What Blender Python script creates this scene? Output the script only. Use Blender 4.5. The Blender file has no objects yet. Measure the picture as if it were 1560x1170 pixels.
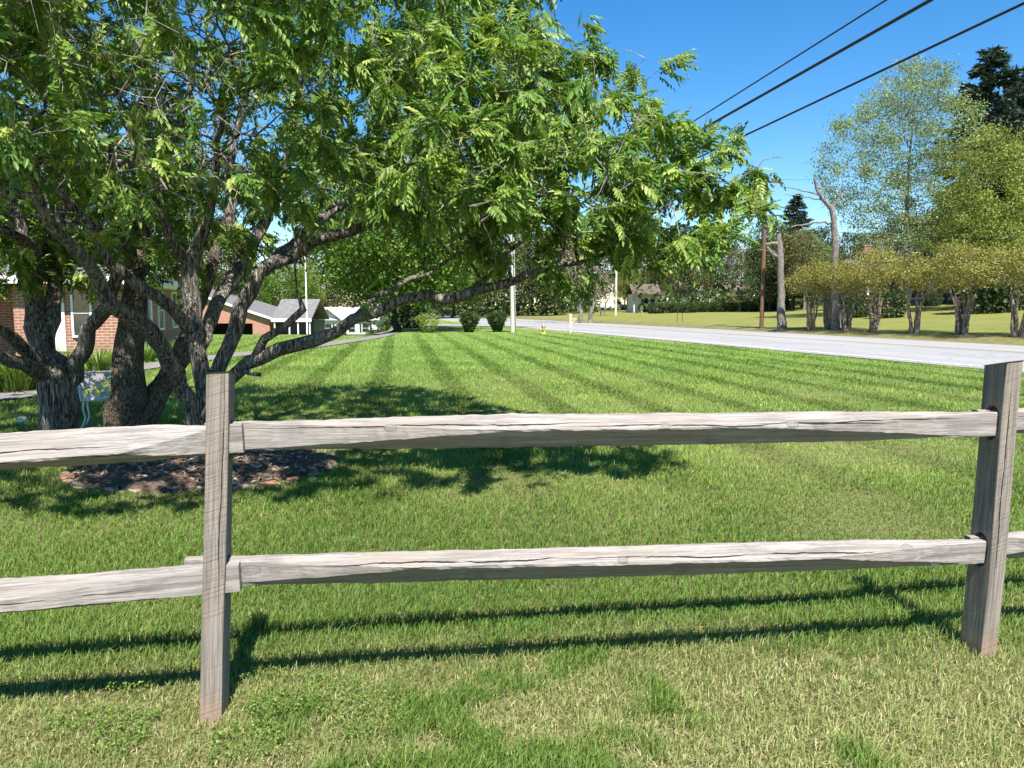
import bpy, bmesh, math, random
import numpy as np
from mathutils import Vector, Matrix

R = math.radians
random.seed(11)
rng = np.random.default_rng(11)
SC = bpy.context.scene
COL = SC.collection

# ------------------------------------------------------------------ camera maths
F = 1172.0; CX, CY = 780.0, 585.0; HCAM = 1.42; HOR = 468.0
PITCH = math.atan((CY - HOR) / F)
cp, sp = math.cos(PITCH), math.sin(PITCH)

def ray(px, py):
    u = (px - CX) / F; v = (CY - py) / F
    return np.array([u, cp + v * sp, -sp + v * cp])
def at(px, py, Y):
    d = ray(px, py); t = Y / d[1]
    return np.array([d[0] * t, Y, HCAM + d[2] * t])
def gp(px, py, z=0.0):
    d = ray(px, py); t = (z - HCAM) / d[2]
    return np.array([d[0] * t, d[1] * t, z])

# ------------------------------------------------------------------ terrain
R0 = np.array([10.9, 17.7]); RD = np.array([-.267, .9637]); RN = np.array([.9637, .267]); RW = 10.5
def sst(a, b, x):
    t = np.clip((x - a) / (b - a), 0, 1); return t * t * (3 - 2 * t)
def road_s(x, y): return (x - R0[0]) * RN[0] + (y - R0[1]) * RN[1]
def hz(x, y):
    x = np.asarray(x, float); y = np.asarray(y, float)
    s = road_s(x, y)
    yy = np.maximum(y, 8.0); a = x / yy
    z = .24 * sst(RW + .3, RW + 2.2, s)
    z = z + np.clip(s - 12.5, 0, 70) * (.024 + .03 * sst(.3, .6, a))
    z = z - 3.4 * sst(.13, .18, -a) * sst(30, 130, y)
    return z
def Z(x, y): return float(hz(x, y))
def spot(px, Y):
    p = at(px, HOR, Y); return (float(p[0]), float(Y), Z(p[0], Y))

def vnoise(x, y, seed=0):
    xi = np.floor(x).astype(np.int64); yi = np.floor(y).astype(np.int64)
    fx = x - xi; fy = y - yi; fx = fx * fx * (3 - 2 * fx); fy = fy * fy * (3 - 2 * fy)
    def h(i, j):
        n = (i * 374761393 + j * 668265263 + seed * 1442695041) & 0x7fffffff
        n = ((n ^ (n >> 13)) * 1274126177) & 0x7fffffff
        return ((n ^ (n >> 16)) & 0xffff) / 65535.0
    return (h(xi, yi) * (1 - fx) + h(xi + 1, yi) * fx) * (1 - fy) + (h(xi, yi + 1) * (1 - fx) + h(xi + 1, yi + 1) * fx) * fy

# ------------------------------------------------------------------ object helpers
def mesh_from(name, V, polys, attrs=None, smooth=False, mi=None):
    """polys: list of int arrays (n,k)"""
    me = bpy.data.meshes.new(name)
    V = np.asarray(V, np.float32)
    me.vertices.add(len(V)); me.vertices.foreach_set('co', V.ravel())
    polys = [np.asarray(p, np.int32) for p in polys if len(p)]
    nl = sum(p.size for p in polys); nf = sum(len(p) for p in polys)
    me.loops.add(nl); me.polygons.add(nf)
    me.loops.foreach_set('vertex_index', np.concatenate([p.ravel() for p in polys]))
    tot = np.concatenate([np.full(len(p), p.shape[1], np.int32) for p in polys])
    st = np.concatenate([[0], np.cumsum(tot)[:-1]]).astype(np.int32)
    me.polygons.foreach_set('loop_start', st)
    me.polygons.foreach_set('use_smooth', np.full(nf, bool(smooth)))
    if mi is not None: me.polygons.foreach_set('material_index', np.asarray(mi, np.int32))
    for k, a in (attrs or {}).items():
        at_ = me.attributes.new(k, 'FLOAT', 'POINT'); at_.data.foreach_set('value', np.asarray(a, np.float32))
    me.update(calc_edges=True); me.validate()
    return me

def link(name, me, mats=None, parent=None, loc=None, rot=None):
    o = bpy.data.objects.new(name, me); COL.objects.link(o)
    if mats is not None:
        for m in (mats if isinstance(mats, (list, tuple)) else [mats]): me.materials.append(m)
    if parent is not None: o.parent = parent
    if loc is not None: o.location = loc
    if rot is not None: o.rotation_euler = rot
    return o
def tag(o, label=None, cat=None, group=None, kind=None):
    if label: o['label'] = label
    if cat: o['category'] = cat
    if group: o['group'] = group
    if kind: o['kind'] = kind
    return o
def thing(name, label, cat, loc=(0, 0, 0), rotz=0, group=None):
    o = bpy.data.objects.new(name, None); COL.objects.link(o)
    o.location = loc; o.rotation_euler = (0, 0, rotz); o.empty_display_size = .2
    return tag(o, label, cat, group)
def dup(root, loc, rotz=0, scale=1, label=None, group=None):
    r = root.copy(); COL.objects.link(r); r.location = loc; r.rotation_euler = (0, 0, rotz)
    r.scale = (scale,) * 3 if not isinstance(scale, (tuple, list)) else scale
    if label: r['label'] = label
    if group: r['group'] = group
    for ch in list(root.children):
        c = ch.copy(); COL.objects.link(c); c.parent = r
        for g in list(ch.children):
            d = g.copy(); COL.objects.link(d); d.parent = c
    return r

class MB:
    def __init__(s): s.V = []; s.Fc = {}; s.n = 0
    def add(s, V, faces):
        V = np.asarray(V, float); s.V.append(V)
        for f in faces: s.Fc.setdefault(len(f), []).append([i + s.n for i in f])
        s.n += len(V)
    def box(s, x0, x1, y0, y1, z0, z1):
        V = [(x, y, z) for z in (z0, z1) for y in (y0, y1) for x in (x0, x1)]
        s.add(V, [(0, 2, 3, 1), (4, 5, 7, 6), (0, 1, 5, 4), (1, 3, 7, 5), (3, 2, 6, 7), (2, 0, 4, 6)])
    def poly(s, pts): s.add(pts, [tuple(range(len(pts)))])
    def prism(s, pts, d):
        """closed outline pts swept by vector d"""
        n = len(pts); P = np.asarray(pts, float); Q = P + np.asarray(d, float)
        s.add(np.vstack([P, Q]), [tuple(range(n - 1, -1, -1)), tuple(range(n, 2 * n))] +
              [(i, (i + 1) % n, n + (i + 1) % n, n + i) for i in range(n)])
    def tube(s, pts, rad, sides=8, cap=True, lump=0.0):
        P = np.asarray(pts, float); n = len(P)
        rad = np.broadcast_to(np.asarray(rad, float), (n,))
        T = np.gradient(P, axis=0); T /= np.linalg.norm(T, axis=1, keepdims=True) + 1e-12
        ref = np.array([0, 0, 1.]) if abs(T[0][2]) < .9 else np.array([1., 0, 0])
        U = np.cross(T[0], ref); U /= np.linalg.norm(U)
        ang = np.arange(sides) * 2 * math.pi / sides
        rings = []
        for i in range(n):
            U = U - T[i] * np.dot(U, T[i]); U /= np.linalg.norm(U) + 1e-12
            W = np.cross(T[i], U)
            rr = rad[i] * (1 + (lump * rng.normal(size=sides) if lump else 0))
            rings.append(P[i] + (np.cos(ang) * rr)[:, None] * U + (np.sin(ang) * rr)[:, None] * W)
        fs = []
        for i in range(n - 1):
            for k in range(sides):
                k2 = (k + 1) % sides
                fs.append((i * sides + k, i * sides + k2, (i + 1) * sides + k2, (i + 1) * sides + k))
        s.add(np.vstack(rings), fs)
        if cap:      # caps keep their own vertices so that smooth shading does not bend round the rim
            s.add(rings[0], [tuple(range(sides - 1, -1, -1))]); s.add(rings[-1], [tuple(range(sides))])
    def lathe(s, c, prof, sides=12):
        c = np.asarray(c, float); s.tube([c + (0, 0, z) for r, z in prof], [max(r, 1e-3) for r, z in prof], sides)
    def build(s, name, mat, parent=None, smooth=False, uv=True, bevel=0, loc=None):
        V = np.vstack(s.V)
        me = mesh_from(name, V, [np.array(f) for k, f in s.Fc.items()], smooth=smooth)
        if uv:
            n = len(me.polygons); nor = np.empty(n * 3, np.float32); me.polygons.foreach_get('normal', nor); nor = np.abs(nor.reshape(-1, 3))
            tot = np.empty(n, np.int32); me.polygons.foreach_get('loop_total', tot)
            li = np.empty(len(me.loops), np.int32); me.loops.foreach_get('vertex_index', li)
            N = np.repeat(nor, tot, axis=0); P = V[li]
            top = (N[:, 2] > .8)[:, None]; sx = (N[:, 0] > N[:, 1])[:, None]
            UV = np.where(top, P[:, [0, 1]], np.where(sx, P[:, [1, 2]], P[:, [0, 2]]))
            l = me.uv_layers.new(name='UVMap'); l.data.foreach_set('uv', UV.astype(np.float32).ravel())
        o = link(name, me, mat, parent, loc)
        if bevel:
            m = o.modifiers.new('bevel', 'BEVEL'); m.width = bevel; m.segments = 2; m.limit_method = 'ANGLE'; m.angle_limit = R(40)
        return o

# ------------------------------------------------------------------ node helpers
class NT:
    def __init__(s, name):
        s.m = bpy.data.materials.new(name); s.m.use_nodes = True; s.t = s.m.node_tree; s.t.nodes.clear()
        s.out = s.t.nodes.new('ShaderNodeOutputMaterial')
    def put(s, sock, v):
        if v is None: return
        if isinstance(v, bpy.types.NodeSocket): s.t.links.new(v, sock)
        else:
            if isinstance(v, (tuple, list)) and len(v) == 3 and sock.type == 'RGBA': v = (*v, 1)
            sock.default_value = v
    def n(s, ty, ins=None, **props):
        nd = s.t.nodes.new('ShaderNode' + ty)
        for k, v in props.items(): setattr(nd, k, v)
        for k, v in (ins or {}).items(): s.put(nd.inputs[k], v)
        return nd
    def M(s, op, a, b=None, c=None, clamp=False):
        nd = s.n('Math', operation=op, use_clamp=clamp); s.put(nd.inputs[0], a); s.put(nd.inputs[1], b)
        if c is not None: s.put(nd.inputs[2], c)
        return nd.outputs[0]
    def mix(s, f, a, b, bt='MIX'):
        nd = s.n('Mix', data_type='RGBA', blend_type=bt); s.put(nd.inputs[0], f); s.put(nd.inputs[6], a); s.put(nd.inputs[7], b)
        return nd.outputs[2]
    def ramp(s, f, stops, interp='LINEAR'):
        nd = s.n('ValToRGB'); cr = nd.color_ramp; cr.interpolation = interp
        while len(cr.elements) < len(stops): cr.elements.new(.5)
        for e, (p, c) in zip(cr.elements, stops):
            e.position = p; e.color = (*c, 1) if isinstance(c, tuple) else (c, c, c, 1)
        s.put(nd.inputs[0], f); return nd.outputs[0]
    def rng(s, v, a, b, c=0., d=1.):
        nd = s.n('MapRange', interpolation_type='SMOOTHSTEP'); 
        for i, x in enumerate((v, a, b, c, d)): s.put(nd.inputs[i], x)
        return nd.outputs[0]
    def noise(s, vec, scale=5., detail=4., rough=.55, dist=0.):
        return s.n('TexNoise', {'Vector': vec, 'Scale': scale, 'Detail': detail, 'Roughness': rough, 'Distortion': dist})
    def map(s, vec, sc=(1, 1, 1), loc=(0, 0, 0), rot=(0, 0, 0)):
        return s.n('Mapping', {'Vector': vec, 'Location': loc, 'Rotation': rot, 'Scale': sc}).outputs[0]
    def obj(s): return s.n('TexCoord').outputs['Object']
    def uv(s): return s.n('TexCoord').outputs['UV']
    def pos(s): return s.n('NewGeometry').outputs['Position']
    def attr(s, name): return s.n('Attribute', attribute_name=name).outputs['Fac']
    def bump(s, h, strength=.3, dist=.02, normal=None):
        return s.n('Bump', {'Height': h, 'Strength': strength, 'Distance': dist, 'Normal': normal}).outputs[0]
    def pbsdf(s, col, rough=.6, normal=None, metal=0., spec=.4):
        return s.n('BsdfPrincipled', {'Base Color': col, 'Roughness': rough, 'Metallic': metal, 'Specular IOR Level': spec, 'Normal': normal}).outputs[0]
    def fin(s, sh): s.t.links.new(sh, s.out.inputs[0]); return s.m

def mat_plain(name, col, rough=.6, metal=0., var=.12, scale=6., bump=.1, spec=.4):
    t = NT(name); nz = t.noise(t.obj(), scale, 5)
    c2 = tuple(c * (1 - var) for c in col); c3 = tuple(min(1, c * (1 + var)) for c in col)
    col = t.ramp(nz.outputs[0], [(.3, c2), (.7, c3)])
    return t.fin(t.pbsdf(col, rough, t.bump(nz.outputs[0], bump, .01), metal, spec))

def mat_leaf(name, dark, mid, light, trans=.35, rough=.45, spec=.35, tint=(.9, 1.0, .35)):
    t = NT(name); r = t.attr('rnd')
    c = t.ramp(r, [(0, dark), (.55, mid), (1, light)])
    b = t.pbsdf(c, rough, None, 0, spec)
    tc = t.mix(1., c, (*[min(1, x * 1.35) for x in tint],), 'MULTIPLY')
    tr = t.n('BsdfTranslucent', {'Color': tc}).outputs[0]
    mx = t.n('MixShader'); t.put(mx.inputs[0], trans); t.put(mx.inputs[1], b); t.put(mx.inputs[2], tr)
    return t.fin(mx.outputs[0])

def mat_bark(name, dark, light, zs=3., xs=16., strength=.9, lich=0.):
    t = NT(name); o = t.obj()
    nz = t.noise(t.map(o, (xs, xs, zs)), 1., 6, .62, .6)
    n2 = t.noise(o, 2.3, 3)
    n5 = t.noise(t.map(o, (xs * 2.6, xs * 2.6, zs * 2.2), (3, 1, 2)), 1., 4, .6, .8)
    ridge = t.M('SUBTRACT', 1., t.M('ABSOLUTE', t.M('SUBTRACT', t.M('MULTIPLY', nz.outputs[0], 4.), 2.)), clamp=True)
    crack = t.M('ADD', t.M('MULTIPLY', t.rng(n5.outputs[0], .34, .62), .6), t.M('MULTIPLY', t.M('SUBTRACT', 1., ridge), .4))
    h = crack
    c = t.ramp(h, [(.15, dark), (.5, tuple((a + b) * .45 for a, b in zip(dark, light))), (.9, light)])
    c = t.mix(t.rng(n2.outputs[0], .45, .7, 0, .45), c, tuple(x * .6 for x in light))
    if lich:
        n3 = t.noise(o, 9., 5); c = t.mix(t.rng(n3.outputs[0], .52, .66, 0, lich), c, (.36, .37, .32))
    return t.fin(t.pbsdf(c, .9, t.bump(h, strength, .03), 0, .15))

# rows of identical words are made with text curves turned to mesh elsewhere; none are needed here
# ------------------------------------------------------------------ materials
BARK_RAIN = mat_bark('bark_grey_ridged', (.028, .023, .018), (.52, .47, .41), 3.2, 26, 1., .3)
TWIG = mat_bark('twig_bark_pale', (.14, .12, .10), (.42, .38, .34), 6, 20, .4)
BARK_ROUGH = mat_bark('bark_rough_tan', (.035, .028, .02), (.38, .31, .23), 14, 30, 1., .35)
BARK_PALE = mat_bark('bark_pale', (.10, .085, .07), (.36, .32, .27), 2.5, 9, .7)
BARK_DARK = mat_bark('bark_dark', (.02, .017, .014), (.12, .10, .08), 2.0, 9, .8)
BARK_MYRTLE = mat_bark('bark_smooth_tan', (.09, .065, .045), (.38, .30, .23), 1.5, 8, .5)

def wood_mat(name, axis, base, dark, cracks=(), knots=(), saw=0., foot=False):
    """solid weathered wood; axis = grain direction in object space ('X' or 'Z')"""
    t = NT(name); o = t.obj(); sep = t.n('SeparateXYZ', {0: o})
    g = (1.6, 34, 34) if axis == 'X' else (34, 34, 1.6)
    f = (5, 170, 170) if axis == 'X' else (170, 170, 5)
    warp = t.noise(t.map(o, tuple(x * .12 for x in g)), 1., 3)
    ov = t.n('VectorMath', {0: o, 1: t.n('VectorMath', {0: warp.outputs[1], 'Scale': .02}, operation='SCALE').outputs[0]}, operation='ADD').outputs[0]
    n1 = t.noise(t.map(ov, g), 1., 6, .6, .4); n2 = t.noise(t.map(ov, f), 1., 3, .6); n3 = t.noise(o, 2.2, 4)
    c = t.ramp(n1.outputs[0], [(.28, dark), (.5, base), (.75, tuple(min(1, x * 1.18) for x in base))])
    c = t.mix(t.rng(n2.outputs[0], .36, .6, .75, 0), c, tuple(x * .5 for x in base))
    c = t.mix(t.rng(n3.outputs[0], .42, .68, 0, .45), c, (base[0] * .86, base[1] * .80, base[2] * .70))
    n4 = t.noise(o, 5.5, 5); c = t.mix(t.rng(n4.outputs[0], .56, .72, 0, .5), c, tuple(x * .5 for x in base))
    h = t.M('ADD', t.M('MULTIPLY', n1.outputs[0], .6), t.M('MULTIPLY', n2.outputs[0], .4))
    U = sep.outputs[0 if axis == 'X' else 2]; W = sep.outputs[2 if axis == 'X' else 0]
    for k, (u0, u1, w0, slope, wid) in enumerate(cracks):
        wn = t.noise(t.map(o, (2.2, 0, 0) if axis == 'X' else (0, 0, 2.2), (k * 7.3, k * 3.1, k)), 1., 5, .6)
        line = t.M('ADD', t.M('ADD', t.M('MULTIPLY', U, slope), w0), t.M('MULTIPLY', t.M('SUBTRACT', wn.outputs[0], .5), .035))
        d = t.M('ABSOLUTE', t.M('SUBTRACT', W, line))
        env = t.M('MULTIPLY', t.rng(U, u0, u0 + .35), t.rng(U, u1 - .35, u1, 1, 0))
        vis = t.noise(t.map(o, (4, 0, 0) if axis == 'X' else (0, 0, 4), (k * 5.1, 0, 2)), 1., 3)
        env = t.M('MULTIPLY', env, t.rng(vis.outputs[0], .36, .52))
        wn2 = t.noise(t.map(o, (14, 0, 0) if axis == 'X' else (0, 0, 14), (k * 2.1, 0, 5)), 1., 4)
        ck = t.M('LESS_THAN', d, t.M('MULTIPLY', t.M('MULTIPLY', env, wid), t.M('ADD', t.M('MULTIPLY', wn2.outputs[0], 2.6), -.1)))
        c = t.mix(ck, c, (.025, .02, .018)); h = t.M('SUBTRACT', h, t.M('MULTIPLY', ck, 1.2))
    for (u0, w0, r) in knots:
        dx = t.M('MULTIPLY', t.M('SUBTRACT', U, u0), .55); dy = t.M('SUBTRACT', W, w0)
        d = t.M('SQRT', t.M('ADD', t.M('MULTIPLY', dx, dx), t.M('MULTIPLY', dy, dy)))
        d = t.M('ADD', d, t.M('MULTIPLY', t.M('SUBTRACT', n1.outputs[0], .5), .004))
        ring = t.M('ADD', t.M('MULTIPLY', t.M('SINE', t.M('MULTIPLY', d, 900.)), .2), .8)
        kc = t.mix(ring, tuple(x * .42 for x in base), tuple(x * .72 for x in base))
        c = t.mix(t.rng(d, r * .7, r, 1, 0), c, kc)
        c = t.mix(t.M('MULTIPLY', t.rng(d, r * .8, r, 0, 1), t.rng(d, r, r * 1.35, 1, 0)), c, tuple(x * .5 for x in base))
    if saw:
        v = t.M('ADD', t.M('MULTIPLY', sep.outputs[2], 1.), t.M('MULTIPLY', sep.outputs[0], -.35))
        v = t.M('ADD', v, t.M('MULTIPLY', sep.outputs[1], .2))
        sn = t.noise(t.n('CombineXYZ', {0: t.M('MULTIPLY', v, 62.)}).outputs[0], 1., 3, .7)
        patch = t.noise(o, 4.5, 2)
        sf = t.M('MULTIPLY', t.rng(sn.outputs[0], .46, .66), t.rng(patch.outputs[0], .30, .6))
        c = t.mix(t.M('MULTIPLY', sf, saw), c, tuple(x * .42 for x in base)); h = t.M('SUBTRACT', h, t.M('MULTIPLY', sf, .22))
    if foot:
        fz = t.M('ADD', sep.outputs[2], t.M('MULTIPLY', n3.outputs[0], .12))
        c = t.mix(t.rng(fz, .06, .2, .45, 0), c, (.36, .22, .13))
    return t.fin(t.pbsdf(c, .85, t.bump(h, .8, .006), 0, .15))

def brick_mat(name, c1, c2, mortar, sx=1.):
    t = NT(name); uv = t.uv()
    b = t.n('TexBrick', {'Vector': uv, 'Color1': c1, 'Color2': c2, 'Mortar': mortar, 'Scale': 1., 'Mortar Size': .011 * sx, 'Mortar Smooth': .2,
                         'Bias': -.1, 'Brick Width': .22 * sx, 'Row Height': .075 * sx}, offset=.5)
    nz = t.noise(uv, 2.2, 5); n2 = t.noise(uv, 22., 4)
    c = t.mix(t.rng(nz.outputs[0], .3, .7, 0, .35), b.outputs[0], tuple(x * .62 for x in c1))
    c = t.mix(t.rng(n2.outputs[0], .45, .7, 0, .4), c, tuple(min(1, x * 1.4) for x in c2))
    h = t.M('SUBTRACT', 1., b.outputs['Fac'])
    return t.fin(t.pbsdf(c, .9, t.bump(h, .6, .012), 0, .15))
def shingle_mat(name, a, b):
    t = NT(name); uv = t.uv()
    br = t.n('TexBrick', {'Vector': uv, 'Color1': a, 'Color2': b, 'Mortar': tuple(x * .55 for x in a), 'Scale': 1., 'Mortar Size': .01, 'Brick Width': .3, 'Row Height': .14})
    nz = t.noise(uv, 1.3, 5)
    return t.fin(t.pbsdf(t.mix(t.rng(nz.outputs[0], .35, .7, 0, .5), br.outputs[0], tuple(x * .7 for x in a)), .9, t.bump(br.outputs[0], .4, .01), 0, .2))
def siding_mat(name, c, pitch=.13):
    t = NT(name); uv = t.uv(); sep = t.n('SeparateXYZ', {0: uv})
    fr = t.M('FRACT', t.M('DIVIDE', sep.outputs[1], pitch)); nz = t.noise(uv, 1.5, 4)
    cc = t.mix(t.M('LESS_THAN', fr, .1), c, tuple(x * .6 for x in c)); cc = t.mix(t.rng(nz.outputs[0], .4, .75, 0, .2), cc, tuple(x * .75 for x in c))
    return t.fin(t.pbsdf(cc, .6, t.bump(fr, .5, .02)))
def glass_mat(name='window_glass', col=(.03, .035, .04)):
    t = NT(name); return t.fin(t.pbsdf(col, .06, None, 0, .8))

BRICK_A = brick_mat('brick_red', (.26, .105, .065), (.32, .15, .10), (.44, .38, .32))
BRICK_C = brick_mat('brick_orange', (.36, .145, .09), (.40, .20, .135), (.38, .30, .25), 1.6)
SHINGLE_G = shingle_mat('shingles_grey', (.155, .148, .145), (.22, .21, .205))
SHINGLE_B = shingle_mat('shingles_brown', (.12, .09, .07), (.16, .12, .10))
WHITE = mat_plain('white_paint', (.74, .73, .70), .5, var=.06)
SIDING = siding_mat('white_siding', (.78, .78, .76))
SIDING_DK = siding_mat('slate_siding', (.06, .065, .08))
SIDING_GY = siding_mat('grey_siding', (.40, .40, .38))
SIDING_RD = siding_mat('red_siding', (.36, .035, .04))
GLASS = glass_mat()
CURTAIN = mat_plain('curtain_cloth', (.55, .56, .55), .9)
DARKROOM = mat_plain('dark_recess', (.025, .023, .022), .95)
SHUTTER = mat_plain('shutter_paint', (.035, .045, .06), .5)
CONC = mat_plain('concrete', (.19, .17, .155), .9, var=.2, scale=3., bump=.2)
IRON_W = mat_plain('white_cast_iron', (.70, .74, .76), .45)
WIRE = mat_plain('black_cable', (.012, .012, .016), .5, var=.05)
POLE_W = mat_bark('pole_wood_pale', (.46, .39, .32), (.80, .73, .64), .8, 30, .4)
POLE_B = mat_bark('pole_wood_brown', (.10, .055, .03), (.27, .16, .10), .8, 30, .4)
YEL = mat_plain('hydrant_yellow', (.48, .38, .07), .45)
GREYM = mat_plain('galvanised_metal', (.35, .36, .37), .4, .7)
TIMBER = mat_plain('pale_timber', (.50, .42, .30), .8, var=.2)
TRUCKW = mat_plain('white_car_paint', (.75, .76, .77), .25, var=.02, bump=0)
RUBBER = mat_plain('tyre_rubber', (.02, .02, .02), .9)

def mat_ground():
    t = NT('grass_ground'); p = t.pos(); sep = t.n('SeparateXYZ', {0: p}); X, Y = sep.outputs[0], sep.outputs[1]
    s = t.M('ADD', t.M('MULTIPLY', t.M('SUBTRACT', X, R0[0]), RN[0]), t.M('MULTIPLY', t.M('SUBTRACT', Y, R0[1]), RN[1]))
    n_f = t.noise(p, 38., 5, .7); n_m = t.noise(p, 3.2, 5, .6); n_l = t.noise(p, .35, 4)
    lawn = t.ramp(n_f.outputs[0], [(.25, (.058, .105, .018)), (.5, (.115, .182, .035)), (.75, (.195, .255, .06))])
    lawn = t.mix(t.rng(n_m.outputs[0], .35, .7, 0, .45), lawn, (.15, .22, .048))
    ph = t.M('ADD', X, t.M('MULTIPLY', Y, .149))
    wob = t.M('MULTIPLY', t.M('SUBTRACT', n_l.outputs[0], .5), .12)
    st = t.M('SINE', t.M('MULTIPLY', t.M('ADD', ph, wob), 2 * math.pi / 1.3))
    st2 = t.M('SINE', t.M('MULTIPLY', t.M('ADD', ph, wob), 2 * math.pi / .65))
    strip = t.M('ADD', t.M('MULTIPLY', t.rng(st, -.80, -.30), .75), t.M('MULTIPLY', t.rng(st2, .75, .98, 0, 1), -.5))
    n_s = t.noise(p, 1.1, 4)
    strip = t.M('MULTIPLY', strip, t.rng(n_s.outputs[0], .25, .6, .5, 1.))
    lawn = t.mix(t.M('MULTIPLY', strip, 1., clamp=True), lawn, t.mix(1., lawn, (1.5, 1.38, 1.52), 'MULTIPLY'))  # mowing-stripe sheen painted into the lawn colour as lighter bands
    far = t.ramp(n_f.outputs[0], [(.25, (.13, .14, .03)), (.75, (.27, .255, .08))])
    far = t.mix(t.rng(n_l.outputs[0], .4, .65, 0, .6), far, (.13, .17, .04))
    soil = t.ramp(n_f.outputs[0], [(.3, (.09, .095, .03)), (.7, (.30, .25, .12))])
    dirt = t.ramp(n_f.outputs[0], [(.3, (.09, .065, .04)), (.7, (.22, .17, .12))])
    c = t.mix(t.rng(s, 8., 12.), lawn, far)
    # grass gets dry along the verge of the road, bare thatch shows between the blades close by
    sv = t.M('ADD', s, t.M('MULTIPLY', t.M('SUBTRACT', n_m.outputs[0], .5), 1.3))
    c = t.mix(t.M('MULTIPLY', t.rng(sv, -.75, -.25), t.rng(sv, .6, 1.2, 1, 0)), c, (.34, .32, .17))
    c = t.mix(t.M('MULTIPLY', t.M('MULTIPLY', t.rng(n_m.outputs[0], .40, .58), .85), t.M('MULTIPLY', t.rng(sv, RW, RW + .4), t.rng(sv, RW + 1.3, RW + 2.4, 1, 0))), c, dirt)
    c = t.mix(t.rng(Y, 9., 22., .85, 0), c, soil)
    h = t.M('ADD', n_f.outputs[0], t.M('MULTIPLY', n_m.outputs[0], .5))
    return t.fin(t.pbsdf(c, .95, t.bump(h, .8, .05), 0, .1))
GROUND = mat_ground()

def mat_road():
    t = NT('asphalt_worn'); p = t.pos(); sep = t.n('SeparateXYZ', {0: p}); X, Y = sep.outputs[0], sep.outputs[1]
    s = t.M('ADD', t.M('MULTIPLY', t.M('SUBTRACT', X, R0[0]), RN[0]), t.M('MULTIPLY', t.M('SUBTRACT', Y, R0[1]), RN[1]))
    u = t.M('ADD', t.M('MULTIPLY', t.M('SUBTRACT', X, R0[0]), RD[0]), t.M('MULTIPLY', t.M('SUBTRACT', Y, R0[1]), RD[1]))
    v = t.n('CombineXYZ', {0: s, 1: t.M('MULTIPLY', u, .06)}).outputs[0]
    n1 = t.noise(v, .9, 5); n2 = t.noise(p, 60., 4); n3 = t.noise(p, .5, 5)
    c = t.ramp(n1.outputs[0], [(.3, (.25, .243, .24)), (.7, (.35, .34, .33))])
    cr = t.n('TexVoronoi', {'Vector': t.n('VectorMath', {0: p, 1: t.n('VectorMath', {0: n3.outputs[1], 'Scale': 1.6}, operation='SCALE').outputs[0]}, operation='ADD').outputs[0], 'Scale': .28}, feature='DISTANCE_TO_EDGE')
    c = t.mix(t.M('MULTIPLY', t.M('LESS_THAN', cr.outputs[0], .006), .4), c, (.10, .10, .10))
    pt = t.noise(t.n('CombineXYZ', {0: t.M('MULTIPLY', s, .35), 1: t.M('MULTIPLY', u, .05)}).outputs[0], 1., 1); c = t.mix(t.M('MULTIPLY', t.M('GREATER_THAN', pt.outputs[0], .60), .4), c, (.20, .20, .205))
    c = t.mix(t.rng(n2.outputs[0], .35, .65, 0, .4), c, (.22, .22, .22)); c = t.mix(t.rng(n3.outputs[0], .5, .7, 0, .3), c, (.23, .22, .22))
    return t.fin(t.pbsdf(c, .9, t.bump(n2.outputs[0], .3, .01), 0, .2))
ROAD = mat_road()
def mat_line(name, col):
    t = NT(name); n = t.noise(t.pos(), 9., 5); c = t.mix(t.rng(n.outputs[0], .4, .62, 0, .6), col, (.29, .28, .28))
    return t.fin(t.pbsdf(c, .8, None, 0, .2))
LINE_Y = mat_line('faded_yellow_line', (.50, .38, .17)); LINE_W = mat_line('worn_white_line', (.68, .67, .62))

def mat_blade():
    t = NT('grass_blades'); r = t.attr('rnd'); dry = t.attr('dry'); st = t.attr('stripe')
    g = t.ramp(r, [(0, (.052, .12, .018)), (.45, (.133, .228, .039)), (.8, (.225, .315, .06)), (1, (.36, .41, .12))])
    d = t.ramp(r, [(0, (.26, .21, .10)), (.5, (.46, .39, .215)), (1, (.64, .56, .35))])
    c = t.mix(dry, g, d); c = t.mix(st, c, t.mix(1., c, (1.44, 1.34, 1.44), 'MULTIPLY'))  # stripe term paints the sheen of leaning blades into their colour
    b = t.pbsdf(c, .5, None, 0, .3); tr = t.n('BsdfTranslucent', {'Color': t.mix(1., c, (1.15, 1.3, .55), 'MULTIPLY')}).outputs[0]
    mx = t.n('MixShader'); t.put(mx.inputs[0], .36); t.put(mx.inputs[1], b); t.put(mx.inputs[2], tr)
    return t.fin(mx.outputs[0])
BLADE = mat_blade()
LEAF_RAIN = mat_leaf('rain_tree_leaf', (.055, .135, .022), (.165, .285, .043), (.44, .52, .13), .40)
LEAF_MAPLE = mat_leaf('maple_leaf', (.05, .11, .015), (.115, .20, .025), (.22, .31, .05), .4)
LEAF_YG = mat_leaf('spring_leaf', (.12, .17, .03), (.235, .285, .055), (.40, .43, .12), .42)
LEAF_PALE = mat_leaf('pale_bud_leaf', (.13, .19, .07), (.23, .30, .12), (.37, .43, .21), .4)
LEAF_DARK = mat_leaf('woodland_leaf', (.02, .04, .012), (.05, .08, .02), (.12, .15, .04), .25)
LEAF_OLIVE = mat_leaf('olive_leaf', (.06, .065, .02), (.13, .13, .04), (.24, .22, .08), .3)
LEAF_MYR = mat_leaf('bronze_leaf', (.13, .11, .027), (.27, .255, .053), (.44, .43, .115), .35, tint=(1, .85, .35))
LEAF_CON = mat_leaf('conifer_needles', (.012, .028, .018), (.03, .055, .034), (.075, .10, .06), .1)
LEAF_BROWN = mat_leaf('bare_buds', (.14, .10, .06), (.27, .20, .13), (.40, .32, .22), .2, tint=(1, .9, .7))
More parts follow.
